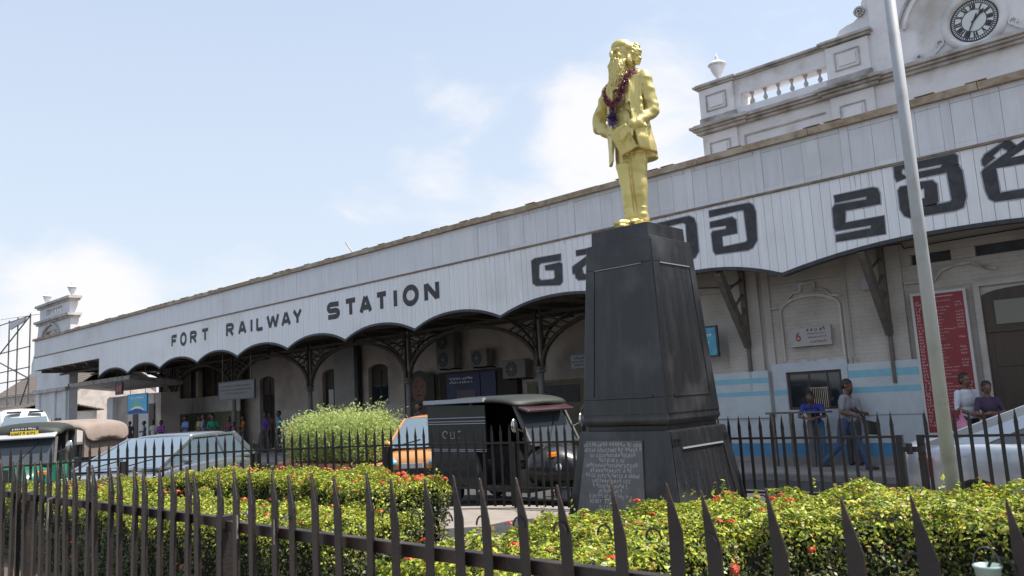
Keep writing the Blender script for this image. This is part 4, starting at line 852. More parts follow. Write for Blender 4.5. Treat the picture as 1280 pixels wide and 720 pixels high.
def hedge(label, path, width, z0, z1, nleaf, nfl, dry=0, flbias=.0, wob=.075):
    h = thing('hedge', label, 'hedge', (path[0][0],path[0][1],z0), 0, 'clipped flowering hedges in the island'); O = np.array([path[0][0],path[0][1],z0])
    P = np.array(path); d = np.diff(P,axis=0); L_ = np.linalg.norm(d,axis=1); cum = np.concatenate([[0],np.cumsum(L_)]); T = cum[-1]
    def at(s):
        i = np.clip(np.searchsorted(cum,s,side='right')-1,0,len(d)-1); f = ((s-cum[i])/L_[i])[:,None]; tg = d[i]/L_[i][:,None]
        # smooth tangent
        return P[i]+d[i]*f, tg
    hw = width/2; H = z1-z0; per = H*2+width; n = nleaf
    s = RNG.uniform(-.0,T,n); q = RNG.uniform(0,per,n); q[:int(n*.22)] = RNG.uniform(H,H+width,int(n*.22)); lump = np.array([noise.noise(Vector((a*1.7,b*2.3,3.1))) for a,b in zip(s,q)])
    lump2 = np.array([noise.noise(Vector((a*6,b*6,8.1))) for a,b in zip(s,q)])
    c, tg = at(s); nx = np.stack([-tg[:,1],tg[:,0]],1)
    side = np.where(q<H,-1,np.where(q>H+width,1,0)); off = np.where(side==0, q-H-hw, side*hw); z = np.where(side==-1,q,np.where(side==1,per-q,H))
    depth = RNG.exponential(.028,n); push = lump*wob*1.6+lump2*wob*.9-depth
    rnd_ = .10  # rounded shoulders
    nn = np.zeros((n,3)); nn[:,:2] = nx*np.where(side==0, off/hw*.35, side)[:,None]; nn[:,2] = np.where(side==0,1,.25)
    pos = np.zeros((n,3)); pos[:,:2] = c+nx*off[:,None]; pos[:,2] = z0+z
    edge = np.maximum(0, np.abs(off)-(hw-rnd_))*np.maximum(0, z-(H-rnd_))/(rnd_*rnd_); pos[:,2] -= edge*.05; pos[:,:2] -= nx*(np.sign(off)*edge*.04)[:,None]
    pos += nn*push[:,None]
    # end caps
    k = int(n*.09); e = RNG.integers(0,2,k); pe, te = at(np.where(e==0,1e-4,T-1e-4)); ne = np.stack([-te[:,1],te[:,0]],1); sg = np.where(e==0,-1,1)
    ce = np.zeros((k,3)); ce[:,:2] = pe+ne*RNG.uniform(-hw,hw,k)[:,None]+te*(sg*(.02-RNG.exponential(.03,k)))[:,None]; ce[:,2] = z0+RNG.uniform(0,H,k); nne = np.zeros((k,3)); nne[:,:2] = te*sg[:,None]; nne[:,2] = .2
    ce[:,:2] += te*(sg*.05*np.array([noise.noise(Vector((a*4,b*4,c2_*4))) for a,b,c2_ in ce]))[:,None]
    pos = np.concatenate([pos,ce]); nn = np.concatenate([nn,nne])
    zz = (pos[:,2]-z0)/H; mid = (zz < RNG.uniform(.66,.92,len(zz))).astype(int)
    if dry: mid = np.where((RNG.uniform(size=len(zz)) < dry*(noise_vec(pos)>-.1)), 2, mid)
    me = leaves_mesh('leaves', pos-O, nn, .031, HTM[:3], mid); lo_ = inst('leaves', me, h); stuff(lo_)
    # straggling shoots
    k = int(T*26); s2 = RNG.uniform(0,T,k); c2, t2 = at(s2); n2 = np.stack([-t2[:,1],t2[:,0]],1); o2 = RNG.uniform(-hw,hw,k); cc = []
    for j in range(k):
        hgt = RNG.uniform(.02,.11)
        for r_ in range(5): cc.append((c2[j,0]+n2[j,0]*o2[j]+RNG.normal()*.012, c2[j,1]+n2[j,1]*o2[j]+RNG.normal()*.012, z1+hgt*r_/4))
    cc = np.array(cc); me = leaves_mesh('shoots', cc-O, np.zeros_like(cc), .04, HTM[:1], np.zeros(len(cc))); stuff(inst('shoots', me, h))
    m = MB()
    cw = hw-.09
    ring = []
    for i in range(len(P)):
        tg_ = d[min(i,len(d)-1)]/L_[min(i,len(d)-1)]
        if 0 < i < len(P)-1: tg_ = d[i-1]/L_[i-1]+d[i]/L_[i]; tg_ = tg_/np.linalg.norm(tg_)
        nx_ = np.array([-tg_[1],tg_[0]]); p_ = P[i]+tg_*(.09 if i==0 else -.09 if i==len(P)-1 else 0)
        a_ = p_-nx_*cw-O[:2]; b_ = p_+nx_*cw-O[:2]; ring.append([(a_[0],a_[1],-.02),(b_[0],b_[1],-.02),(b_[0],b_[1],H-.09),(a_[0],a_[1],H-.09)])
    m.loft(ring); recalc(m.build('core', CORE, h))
    for j in range(nfl):
        s3 = np.array([RNG.uniform(0,T)]); c3, t3 = at(s3); n3 = np.array([-t3[0,1],t3[0,0]]); u = RNG.uniform()
        if u < .66: o3 = RNG.uniform(-hw,hw) if RNG.uniform() > flbias else RNG.uniform(.3*hw,hw); pz = H+.015; nr = 0; p3 = c3[0]+n3*o3
        else: sd_ = -1 if RNG.uniform() < .6 else 1; o3 = sd_*(hw+.03); pz = RNG.uniform(.25,1)*H; nr = sd_; p3 = c3[0]+n3*o3
        rot = Euler((0,0,0)); ax = Vector((n3[0]*nr, n3[1]*nr, .5 if nr else 1)).normalized(); rot = ax.to_track_quat('Z','Y').to_euler()
        sc_ = RNG.uniform(.7,1.15); inst('flower', flower_me, h, (p3[0]-O[0],p3[1]-O[1],pz-.01), rot, (sc_,)*3)
    return h
def noise_vec(p): return np.array([noise.noise(Vector((a*.6,b*.6,c*.6))) for a,b,c in p])
hedge('right hedge curving round the pedestal foot to the right edge with scattered red flowers', [(-2.86,2.7),(-3.0,3.6),(-2.9,4.5),(-2.45,5.25),(-1.7,5.75),(-.7,6.0),(.6,6.15),(2.6,6.2)], 1.30, .22, 1.10, 135000, 90)
hedge('front left hedge nearest the picket fence, ending beside the path', [(-13.5,3.75),(-11,3.75),(-8.5,3.75),(-6.6,3.8),(-5.2,3.95)], 1.05, .22, 1.02, 110000, 50)
hedge('rear left hedge with a ridge of orange flowers behind the front left hedge', [(-11.3,5.45),(-9.8,5.75),(-8.4,5.85),(-7.3,5.65),(-6.55,5.3)], 1.05, .22, 1.08, 85000, 95, flbias=.65)
hedge('dry brownish low hedge at the far left in front of the blue car', [(-13.3,4.4),(-12.6,4.9),(-11.9,5.3)], .8, .22, .98, 22000, 6, dry=.8)
# feathery shrub in a planter
shb = thing('feathery_shrub', 'pale green feathery shrub in a low orange planter left of the yellow car', 'shrub', (-16.9,11.9,0))
fr_ = []; tw = MB(); rr = random.Random(4)
for k in range(380):
    a = rr.uniform(0,6.28); bx, by = rr.uniform(-1.55,1.6), rr.uniform(-.6,.6); ln = rr.uniform(.72,1.3)*(1-.08*abs(bx)/1.6)*(1.22 if rr.random()<.07 else 1); le = rr.uniform(.0,.5)
    tip = Vector((bx+math.cos(a)*le*ln, by+math.sin(a)*le*.6*ln, .6+ln)); b0 = Vector((bx,by,.55))
    if k % 3 == 0: tw.tube(b0, b0.lerp(tip,.8), .008,.003,4)
    for r_ in range(120):
        t = rr.uniform(.12,1); p = b0.lerp(tip,t); p.z -= .1*t*t*le; sp_ = .04+.11*math.sin(math.pi*min(1,t*.9)); fr_.append((p.x+rr.gauss(0,sp_),p.y+rr.gauss(0,sp_),p.z+rr.gauss(0,sp_*.6)))
fr_ = np.array(fr_); me = leaves_mesh('fronds', fr_, np.zeros_like(fr_), .085, [HTM[3]], np.zeros(len(fr_)), asp=.32, spread=1, up=.2); stuff(inst('fronds', me, shb)); tw.build('twigs', TWIG, shb)
m = MB(); m.hexa([(-2,-.55,0),(2.1,-.55,0),(2.1,.55,0),(-2,.55,0)],[(-2.1,-.6,.55),(2.2,-.6,.55),(2.2,.6,.55),(-2.1,.6,.55)]); m.build('planter', mat('terracotta planter', (.42,.20,.13), .8, c2=(.3,.14,.09), scale=3), shb, bevel=.03)
MB().tube((-2.0,-.2,.5),(-2.03,-.2,1.45),.06).build('orange_post', mat('orange post', (.5,.15,.04), .6), shb)

# ================================================================ VEHICLES
LAMP = mat('headlamp', (.35,.42,.48), .08, coat=1); RLT = mat('red lamp', (.45,.01,.015), .15, coat=1); AMB = mat('amber lamp', (.7,.22,.02), .2, coat=1)
PLATE = mat('yellow plate', (.65,.5,.03), .5); PLW2 = mat('white plate', (.6,.6,.6), .5)
def car(label, loc, rz, Ln, Wd, H, paint, prof, gh, glass=GLV, lamp=LAMP, name='parked_car', cpil=0):
    """prof: stations (x, half width, z low, z shoulder, z top centre); gh: (rear base x, rear roof x, front roof x, front base x)"""
    t = thing(name, label, 'car', loc, rz)
    m = MB(); rings = []
    for (x, w, zl, zs, zt) in prof:
        half = [(w*.80,zl),(w*.96,zl+.06),(w,zl+.28),(w*1.0,(zl+zs)/2+.12),(w*.975,zs-.04),(w*.90,zs+.0),(w*.6,zt),(w*.2,zt+.012)]
        rings.append([(x,y,z) for y,z in half]+[(x,-y,z) for y,z in reversed(half)])
    m.loft(rings); b = recalc(m.build('body', paint, t, smooth=True, sub=2))
    xa, xb, xc, xd = gh; zb = prof[len(prof)//2][3]-.02; w0 = Wd/2*.9; w1 = Wd/2*.70
    def wz(tt): return w0+(w1-w0)*tt
    zr = H-.035
    # roof
    m = MB(); nr = 7; rings = []
    for i in range(nr):
        f = i/(nr-1); x = xb+(xc-xb)*f; cz = H-.05+.045*math.sin(math.pi*(.15+.7*f)); ww = w1*(1.0 if 0<i<nr-1 else .96)
        rings.append([(x,-ww,zr-.05),(x,-ww*.93,cz-.012),(x,-ww*.4,cz+.02),(x,ww*.4,cz+.02),(x,ww*.93,cz-.012),(x,ww,zr-.05),(x,0,zr-.07)])
    m.loft(rings); recalc(m.build('roof', paint, t, smooth=True, sub=1))
    xm = (xb+xc)/2-.05; A = []
    for s_ in (-1,1):
        m = MB()
        base = lambda x: Vector((x, s_*w0*.985, zb)); top = lambda x: Vector((x, s_*w1*.985, zr-.04))
        for p, q, th in ((base(xa),top(xb),.11),(base(xd),top(xc),.065),(base(xm-.1),top(xm),.06)):
            m.bar(p, q, .05, th)
        m.bar(top(xb), top(xc), .05, .05); m.bar(base(xa),base(xd),.05,.05); m.build('pillar', paint, t, bevel=.01)
        for (p0,p1) in ((0,1),(1,2)):
            bx_ = [xa+.12, xm-.1, xd-.12]; tx_ = [xb+.06, xm, xc-.04]
            q = [base(bx_[p0]),base(bx_[p1]),top(tx_[p1]),top(tx_[p0])]; q = [Vector((v.x, v.y*.985, v.z)) for v in q]
            m = MB(); m.add(q,[(0,1,2,3)]); m.build('side_window', glass, t)
        if cpil:
            q = [base(xa+.02),base(xa+cpil),top(xb+cpil*.75),top(xb)]; q = [Vector((v.x,v.y*1.005,v.z)) for v in q]; m = MB(); m.hexa([Vector((v.x,v.y*.97,v.z)) for v in q],q); recalc(m.build('rear_quarter', paint, t, bevel=.01))
        m = MB(); m.ell((xd-.55,s_*(Wd/2+.07),zb+.08),(.06,.09,.065)); m.build('mirror', paint, t, smooth=True)
        for x in (prof[0][0]+Ln*.19, prof[-1][0]-Ln*.19):
            wh = MB().tube((x,s_*(Wd/2-.17),.3),(x,s_*(Wd/2+.012),.3),.3,.3,24).build('wheel', TYRE, t, bevel=.03)
            m = MB(); m.tube((x,s_*(Wd/2+.008),.3),(x,s_*(Wd/2+.02),.3),.19,.18,20); m.build('rim', CHR, wh)
        for x in (xm-.55, xm+.45): MB().box(x-.1,x+.08,s_*(Wd/2-.005)-.015,s_*(Wd/2-.005)+.015,zb-.12,zb-.09).build('handle', paint, t)
    for nm, xe, xo, gm in (('windscreen',xd,xc,glass),('rear_window',xa,xb,GLV)):
        sgn = 1 if nm == 'windscreen' else -1; m = MB(); vs = []
        for v in range(5):
            f = v/4; x = xe+(xo-xe)*f; w_ = wz(f)*.93; z = zb+.01+(zr-.03-zb)*f
            for u in range(-4,5): uu = u/4; vs.append((x+sgn*(.09*(1-uu*uu))*(1-f*.5), w_*uu, z))
        m.add(vs,[(v*9+u,v*9+u+1,(v+1)*9+u+1,(v+1)*9+u) for v in range(4) for u in range(8)]); m.build(nm, gm, t, smooth=True)
    xf, xr = prof[-1][0], prof[0][0]; zs = prof[-2][3]; zr_ = prof[1][3]-.2
    for s_ in (-1,1):
        MB().ell((xf-.16,s_*(Wd/2-.27),zs-.10),(.2,.19,.10),rot=Euler((0,R(18),R(-s_*22))).to_matrix()).build('headlight', lamp, t, smooth=True)
        MB().hexa([(xr-.0,s_*(Wd/2-.20),zr_-.24),(xr+.34,s_*(Wd/2+.02),zr_-.16),(xr+.30,s_*(Wd/2-.09),zr_-.10),(xr+.06,s_*(Wd/2-.26),zr_-.20)],[(xr+.0,s_*(Wd/2-.16),zr_+.10),(xr+.38,s_*(Wd/2+.03),zr_+.10),(xr+.32,s_*(Wd/2-.09),zr_+.12),(xr+.08,s_*(Wd/2-.26),zr_+.12)]).build('tail_light', RLT, t, bevel=.025)
    m = MB(); m.box(xf-.05,xf+.02,-.45,.45,.36,.50)
    for k in range(4): m.box(xf-.02,xf+.028,-.42,.42,.38+k*.03,.392+k*.03)
    m.build('grille', BLK, t); MB().box(xf+.0,xf+.035,-.24,.24,.52,.62).build('number_plate', PLW2, t)
    m = MB(); m.bar((xd+.02,-.5,zb+.04),(xd-.15,.05,zb+.17),.012,.02); m.bar((xd+.04,.1,zb+.04),(xd-.14,.6,zb+.16),.012,.02); m.build('wiper', BLK, t)
    return t
def yaw_to_cam(x, y, off=0): return math.atan2(-y, -x)+R(off)
BLUE = mat('grey blue paint', (.20,.225,.26), .22, metal=.5, coat=1); YEL = mat('orange yellow paint', (.55,.24,.07), .25, metal=.1, coat=1); SIL = mat('silver paint', (.46,.49,.54), .25, metal=.45, coat=1)
pr = [(-2.05,.66,.35,.72,.76),(-1.95,.80,.28,.86,.88),(-1.3,.88,.24,.96,.95),(-.3,.89,.22,.96,.95),(.6,.89,.22,.94,.94),(1.2,.88,.22,.90,.93),(1.8,.83,.24,.78,.82),(2.05,.72,.30,.66,.68)]
car('grey blue hatchback parked nose left with a large reflective windscreen behind the left fence', (-16.2,7.1,0), yaw_to_cam(-16.2,7.1,-33), 4.1, 1.80, 1.47, BLUE, pr, (-1.85,-1.35,.05,1.3), glass=GLB).scale = (1.13,1.1,1.06)
pr = [(-1.6,.58,.38,.78,.8),(-1.5,.68,.3,.9,.9),(-1.0,.74,.26,.98,.98),(-.1,.75,.24,.98,.98),(.6,.75,.24,.94,.96),(1.0,.74,.24,.88,.93),(1.42,.69,.26,.76,.82),(1.58,.58,.32,.62,.66)]
car('small orange yellow hatchback with pale blue headlight between the shrub and black three-wheeler', (-14.35,12.55,0), yaw_to_cam(-14.35,12.55,-14), 3.2, 1.52, 1.60, YEL, pr, (-1.5,-1.2,.15,1.15), lamp=mat('blue headlamp', (.12,.36,.5), .1, coat=1), glass=GLB)
pr = [(-2.22,.70,.36,.94,.98),(-2.2,.76,.34,.96,1.0),(-2.1,.83,.28,1.01,1.04),(-1.5,.87,.24,1.03,1.07),(-.5,.88,.22,.99,.99),(.6,.88,.22,.97,.97),(1.2,.86,.22,.92,.96),(1.9,.80,.24,.78,.84),(2.2,.66,.30,.64,.68)]
car('silver car with a red tail light at the right edge behind the rear fence', (-1.30,12.0,0), R(3), 4.4, 1.76, 1.50, SIL, pr, (-1.95,-.75,.35,1.35), cpil=.62)
CANV = mat('beige canvas', (.27,.21,.18), .85, c2=(.20,.155,.13), scale=2.5, bump=.2); CANB = mat('black canvas', (.014,.016,.012), .6, c2=(.022,.024,.018), scale=2.5, bump=.15, c3=(.04,.045,.03), s3=1)
GLM = mat('dull windscreen', (.05,.06,.07), .12, spec=.7)  # dark blue-grey glass, slightly rough
def tuk(label, loc, rz, body, canvas, hooded=True, plates=False, stripes=False, visor=None):
    ed, ec = (.10,.008) if stripes else (.17,.035)
    t = thing('three_wheeler', label, 'three-wheeler', loc, rz, 'three-wheeled taxis'); w = .64; H = 1.80
    # floor tub: rear box, side sill, nose
    m = MB(); m.hexa([(-1.25,-w,.32),(-.1,-w,.26),(-.1,w,.26),(-1.25,w,.32)],[(-1.32,-w,.98),(-.32,-w,.98),(-.32,w,.98),(-1.32,w,.98)])
    m.build('rear_body', body, t, bevel=.05); MB().box(-.1,.75,-w*.92,w*.92,.26,.36).build('floor', body, t)
    m = MB(); rings = []
    for x, w_, z0, z1 in ((.55,.60,.28,1.06),(.85,.56,.28,1.04),(1.1,.42,.34,.96),(1.28,.22,.42,.80),(1.33,.08,.5,.7)):
        rings.append([(x,-w_,z0),(x,-w_*1.02,(z0+z1)/2),(x,-w_*.85,z1),(x,w_*.85,z1),(x,w_*1.02,(z0+z1)/2),(x,w_,z0)])
    m.loft(rings); recalc(m.build('nose', body, t, smooth=True, sub=2))
    m = MB()   # windscreen frame and posts
    ws0 = [Vector((.82,s_*w*.88,1.0)) for s_ in (-1,1)]; ws1 = [Vector((.50,s_*w*.86,1.66)) for s_ in (-1,1)]
    for a, b in ((ws0[0],ws1[0]),(ws0[1],ws1[1]),(ws0[0],ws0[1]),(ws1[0],ws1[1])): m.bar(a,b,.045,.045)
    for s_ in (-1,1): m.bar((-.35,s_*w*.95,.95),(-.35,s_*w*.95,1.7),.04,.04)
    m.build('frame', STEEL if canvas is CANB else body, t)
    m = MB(); m.add([ws0[0],ws0[1],ws1[1],ws1[0]],[(0,1,2,3)]); m.build('windscreen', GLM, t)
    m = MB(); rings = []   # roof canvas with sagging sides
    for x, dz, dw in ((-1.44,-.42,-.07),(-1.40,-.16,-.04),(-1.36,-.09,-.02),(-1.25,-.03,0),(-.8,.01,.015),(-.3,.0,.0),(.2,.01,.01),(.52,-.05,0),(.66,-.12,-.04)):
        ww = w+.03+dw; z = H+dz; rings.append([(x,-ww,z-ed),(x,-ww*.96,z-ed*.3),(x,-ww*.6,z+ec*.4),(x,0,z+ec),(x,ww*.6,z+ec*.4),(x,ww*.96,z-ed*.3),(x,ww,z-ed),(x,ww*.9,z-ed-.02),(x,0,z-.05),(x,-ww*.9,z-ed-.02)])
    m.loft(rings); recalc(m.build('canopy', canvas, t, smooth=True, sub=1))
    m = MB()   # rear curtain and side curtains
    m.hexa([(-1.36,-w*.96,.95),(-1.30,-w*.96,.95),(-1.30,w*.96,.95),(-1.36,w*.96,.95)],[(-1.38,-w*.96,1.6),(-1.32,-w*.96,1.6),(-1.32,w*.96,1.6),(-1.38,w*.96,1.6)])
    if hooded:
        for s_ in (-1,1): m.hexa([(-1.36,s_*w-.01,.95),(-.02,s_*w-.01,.95),(-.02,s_*w+.012,.95),(-1.36,s_*w+.012,.95)],[(-1.36,s_*(w+.0)-.01,1.70),(-.02,s_*w-.01,1.66),(-.02,s_*w+.012,1.66),(-1.36,s_*w+.012,1.66)])
    m.build('curtain', canvas, t)
    if stripes:
        for z in (1.46,1.40,1.36,.93,.90): MB().box(-1.38,-.01,-w-.022,-w-.013,z,z+.012).build('stripe', GREY, t)
        m = MB(); m.box(-1.4,-.01,-w-.06,-w+.02,1.715,1.785); m.build('roof_piping', mat('shiny vinyl', (.3,.32,.36), .25), t)
        m = MB(); scribble(m, -1.0, -.55, 1.12, .16, .014, -w-.02, random.Random(2)); m.build('side_lettering', GREY, t)
    se = MB().box(-.95,-.35,-w*.85,w*.85,.62,.78).build('seat', mat('seat vinyl', (.03,.03,.035), .5), t, bevel=.04); MB().box(-1.1,-.97,-w*.85,w*.85,.70,1.25).build('backrest', mat('seat vinyl2', (.035,.03,.03), .5), t, bevel=.04)
    MB().box(.05,.35,-.22,.22,.58,.7).build('driver_seat', CANB, t, bevel=.04)
    m = MB(); m.tube((.62,0,.6),(.45,0,1.08),.02); m.tube((.43,-.3,1.08),(.43,.3,1.08),.018); m.build('handlebar', STEEL, t)
    for x, y in ((-.95,-.52),(-.95,.52),(1.0,0)):
        wh = MB().tube((x,y-.06,.22),(x,y+.06,.22),.22,.22,20).build('wheel', TYRE, t, bevel=.03); MB().tube((x,y-.066,.22),(x,y+.066,.22),.11,.11,16).build('rim', GREY, wh)
    for s_ in (-1,1):
        MB().box(1.02,1.10,s_*.37-.10,s_*.37+.10,.80,.88).build('indicator', AMB, t, bevel=.015)
        MB().ell((1.12,s_*.30,.64),(.06,.09,.09)).build('headlight', LAMP, t, smooth=True)
        MB().ell((.72,s_*(w+.16),1.32),(.02,.07,.11)).build('mirror', CHR, t, smooth=True)
        m = MB(); m.tube((.68,s_*w*.86,1.2),(.72,s_*(w+.13),1.28),.01); m.build('mirror_arm', STEEL, t)
    if visor: MB().hexa([(.50,-w*.9,1.60),(.50,w*.9,1.60),(.78,w*.86,1.50),(.78,-w*.86,1.50)],[(.50,-w*.9,1.66),(.50,w*.9,1.66),(.80,w*.86,1.54),(.80,-w*.86,1.54)]).build('visor', visor, t, bevel=.02)
    m = MB(); m.bar((.80,-.1,1.05),(.62,.25,1.42),.012,.02); m.build('wiper', BLK, t)
    if plates:
        p1 = MB().box(.66,.685,-.24,.24,1.58,1.67).build('number_plate', PLATE, t); p2 = MB().box(.66,.685,-.24,.24,1.68,1.74).build('name_plate', BLK, t)
        tmp = MB(); scribble(tmp,-.22,.22,1.60,.055,.014,0,random.Random(12)); m = MB(); m.v = [(.69+y_*-1,x_,z_) for x_,y_,z_ in tmp.v]; m.f = tmp.f; m.m = tmp.m; m.build('plate_figures', BLK, p1)
        tmp = MB(); scribble(tmp,-.21,.21,1.695,.035,.010,0,random.Random(8)); m = MB(); m.v = [(.69+y_*-1,x_,z_) for x_,y_,z_ in tmp.v]; m.f = tmp.f; m.m = tmp.m; m.build('lettering', WHT, p2)
    elif not stripes:
        MB().box(1.3,1.325,-.2,.2,.42,.52).build('number_plate', PLATE, t)
    return t
BT = mat('black tuk paint', (.015,.015,.016), .3, coat=.7); GT = mat('green tuk paint', (.015,.13,.08), .3, coat=.7); RT_ = mat('red tuk paint', (.3,.02,.02), .3, coat=.7)
t = tuk('black three-wheeler with striped black canvas standing behind the fence left of the pedestal', (-10.08,10.9,.0), R(-2), BT, CANB, True, False, True, mat('maroon visor', (.05,.018,.022), .3, coat=.5)); t.scale = (1.20,1.10,1.075)
a_ = (-19.2,6.2); t = tuk('green three-wheeler facing the fence at the left edge with yellow plates above its windscreen', (a_[0]-.6,a_[1]-.4,0), yaw_to_cam(*a_,-8), GT, CANB, False, True, False, mat('grey visor', (.35,.35,.36), .4)); t.scale = (1.06,1.06,1.06)
t = tuk('beige canvas topped three-wheeler seen side on behind the blue hatchback', (-23.3,7.5,0), R(203), BT, CANV, False, False, False, mat('red visor', (.4,.05,.05), .4)); t.scale = (1.18,1.1,1.07)
# mini van at far left
vn = thing('white_van', 'white van with a high roof at the left edge behind the green three-wheeler', 'van', (-35.2,9.9,0), yaw_to_cam(-35.2,9.9,6))
VW = mat('white van paint', (.62,.63,.62), .3, coat=.6); m = MB(); rings = []
for x, w_, z0, z1 in ((-2.6,.80,.35,2.35),(-2.3,.9,.3,2.5),(0,.92,.28,2.56),(1.3,.9,.28,2.5),(1.7,.88,.28,2.3),(2.2,.86,.3,1.45),(2.55,.8,.32,1.2),(2.62,.74,.4,.9)):
    rings.append([(x,-w_,z0),(x,-w_*1.03,z0+(z1-z0)*.4),(x,-w_*.93,z1-.22),(x,-w_*.7,z1),(x,w_*.7,z1),(x,w_*.93,z1-.22),(x,w_*1.03,z0+(z1-z0)*.4),(x,w_,z0)])
m.loft(rings); recalc(m.build('body', VW, vn, smooth=True, sub=1))
m = MB(); m.add([(2.18,-.76,1.5),(2.18,.76,1.5),(1.78,.68,2.18),(1.78,-.68,2.18)],[(0,1,2,3)]); m.build('windscreen', GLB, vn)
for s_ in (-1,1): MB().box(2.5,2.62,s_*.6-.14,s_*.6+.14,.8,.98).build('headlight', LAMP, vn, bevel=.03); MB().box(-.9,1.3,s_*.905-.01,s_*.905+.02,1.45,2.05).build('side_window', GLV, vn)
for s_ in (-1,1): MB().box(1.55,1.72,s_*.35-.22,s_*.35+.22,2.33,2.4).build('roof_vent', BLK, vn)
for x in (-1.7,1.6):
    for s_ in (-1,1): wh = MB().tube((x,s_*.7,.34),(x,s_*.92,.34),.34,.34,20).build('wheel', TYRE, vn); MB().tube((x,s_*.9,.34),(x,s_*.935,.34),.18,.18,16).build('rim', GREY, wh)
# ================================================================ PEOPLE AND STATUE
def caps(m, p, q, r0, r1, n=12):
    p = Vector(p); q = Vector(q); m.tube(p, q, r0, r1, n); m.ell(p, (r0,)*3, n, 8); m.ell(q, (r1,)*3, n, 8)
def remeshed(mb, voxel, smooth, mat_, name):
    me = bpy.data.meshes.new('tmp'); me.from_pydata(mb.v, [], mb.f); me.update(); o = bpy.data.objects.new('tmp', me); COL.objects.link(o)
    r_ = o.modifiers.new('r', 'REMESH'); r_.mode = 'VOXEL'; r_.voxel_size = voxel
    if smooth: s_ = o.modifiers.new('s', 'SMOOTH'); s_.iterations = smooth; s_.factor = .5
    dg = bpy.context.evaluated_depsgraph_get(); ev = o.evaluated_get(dg); out = bpy.data.meshes.new_from_object(ev, depsgraph=dg)
    bpy.data.objects.remove(o); out.name = name; out.materials.clear()
    for k in (mat_ if isinstance(mat_, list) else [mat_]): out.materials.append(k)
    out.polygons.foreach_set('use_smooth', [True]*len(out.polygons)); return out
def hand_geo(m, w, d, up_, s=1.0, curl=.5):
    """palm and five curled fingers from wrist w along d; up_ = back-of-hand direction"""
    w = Vector(w); d = Vector(d).normalized(); u = (Vector(up_)-d*Vector(up_).dot(d)).normalized(); l = d.cross(u)
    rot = Matrix((d, l, u)).transposed(); m.ell(w+d*.045*s, (.05*s,.036*s,.016*s), 12, 8, rot)
    for k, (off, ln) in enumerate(((-.027,.030),(-.009,.034),(.009,.032),(.026,.025))):
        a = w+d*.08*s+l*off*s; b = a+(d*(1-curl*.3)-u*curl*.7).normalized()*ln*s; c = b+(d*(1-curl)-u*curl*1.2).normalized()*ln*.85*s; e = c+(d*(1-curl*1.6)-u*curl*1.4).normalized()*ln*.6*s
        for p, q, r0, r1 in ((a,b,.0095,.009),(b,c,.009,.008),(c,e,.008,.007)): caps(m, p, q, r0*s, r1*s, 8)
    a = w+d*.025*s-l*.03*s; b = a+(d*.6-l*.7-u*.3).normalized()*.034*s; c = b+(d*.9-l*.2-u*.5).normalized()*.028*s
    caps(m, a, b, .0115*s, .010*s, 8); caps(m, b, c, .010*s, .008*s, 8)
def head_geo(m, c, rot, s=1.0, nose=True):
    f = lambda v: c+rot@(Vector(v)*s)
    m.ell(f((0,.008,.03)), (.076*s,.094*s,.088*s), 18, 14, rot); m.ell(f((0,-.028,-.03)), (.057*s,.062*s,.075*s), 16, 12, rot); m.ell(f((0,-.045,-.088)), (.030*s,.028*s,.024*s), 10, 8, rot)
    m.ell(f((0,-.098,-.014)), (.013*s,.022*s,.026*s), 8, 8, rot); m.ell(f((0,-.085,.03)), (.048*s,.016*s,.012*s), 10, 6, rot)
    for s_ in (-1,1):
        m.ell(f((s_*.078,.012,-.003)), (.011*s,.020*s,.032*s), 8, 8, rot); m.ell(f((s_*.036,-.072,-.022)), (.020*s,.018*s,.018*s), 8, 6, rot); m.ell(f((s_*.03,-.079,.010)), (.013*s,.010*s,.007*s), 8, 6, rot)
    m.ell(f((0,-.084,-.052)), (.024*s,.012*s,.008*s), 8, 6, rot)
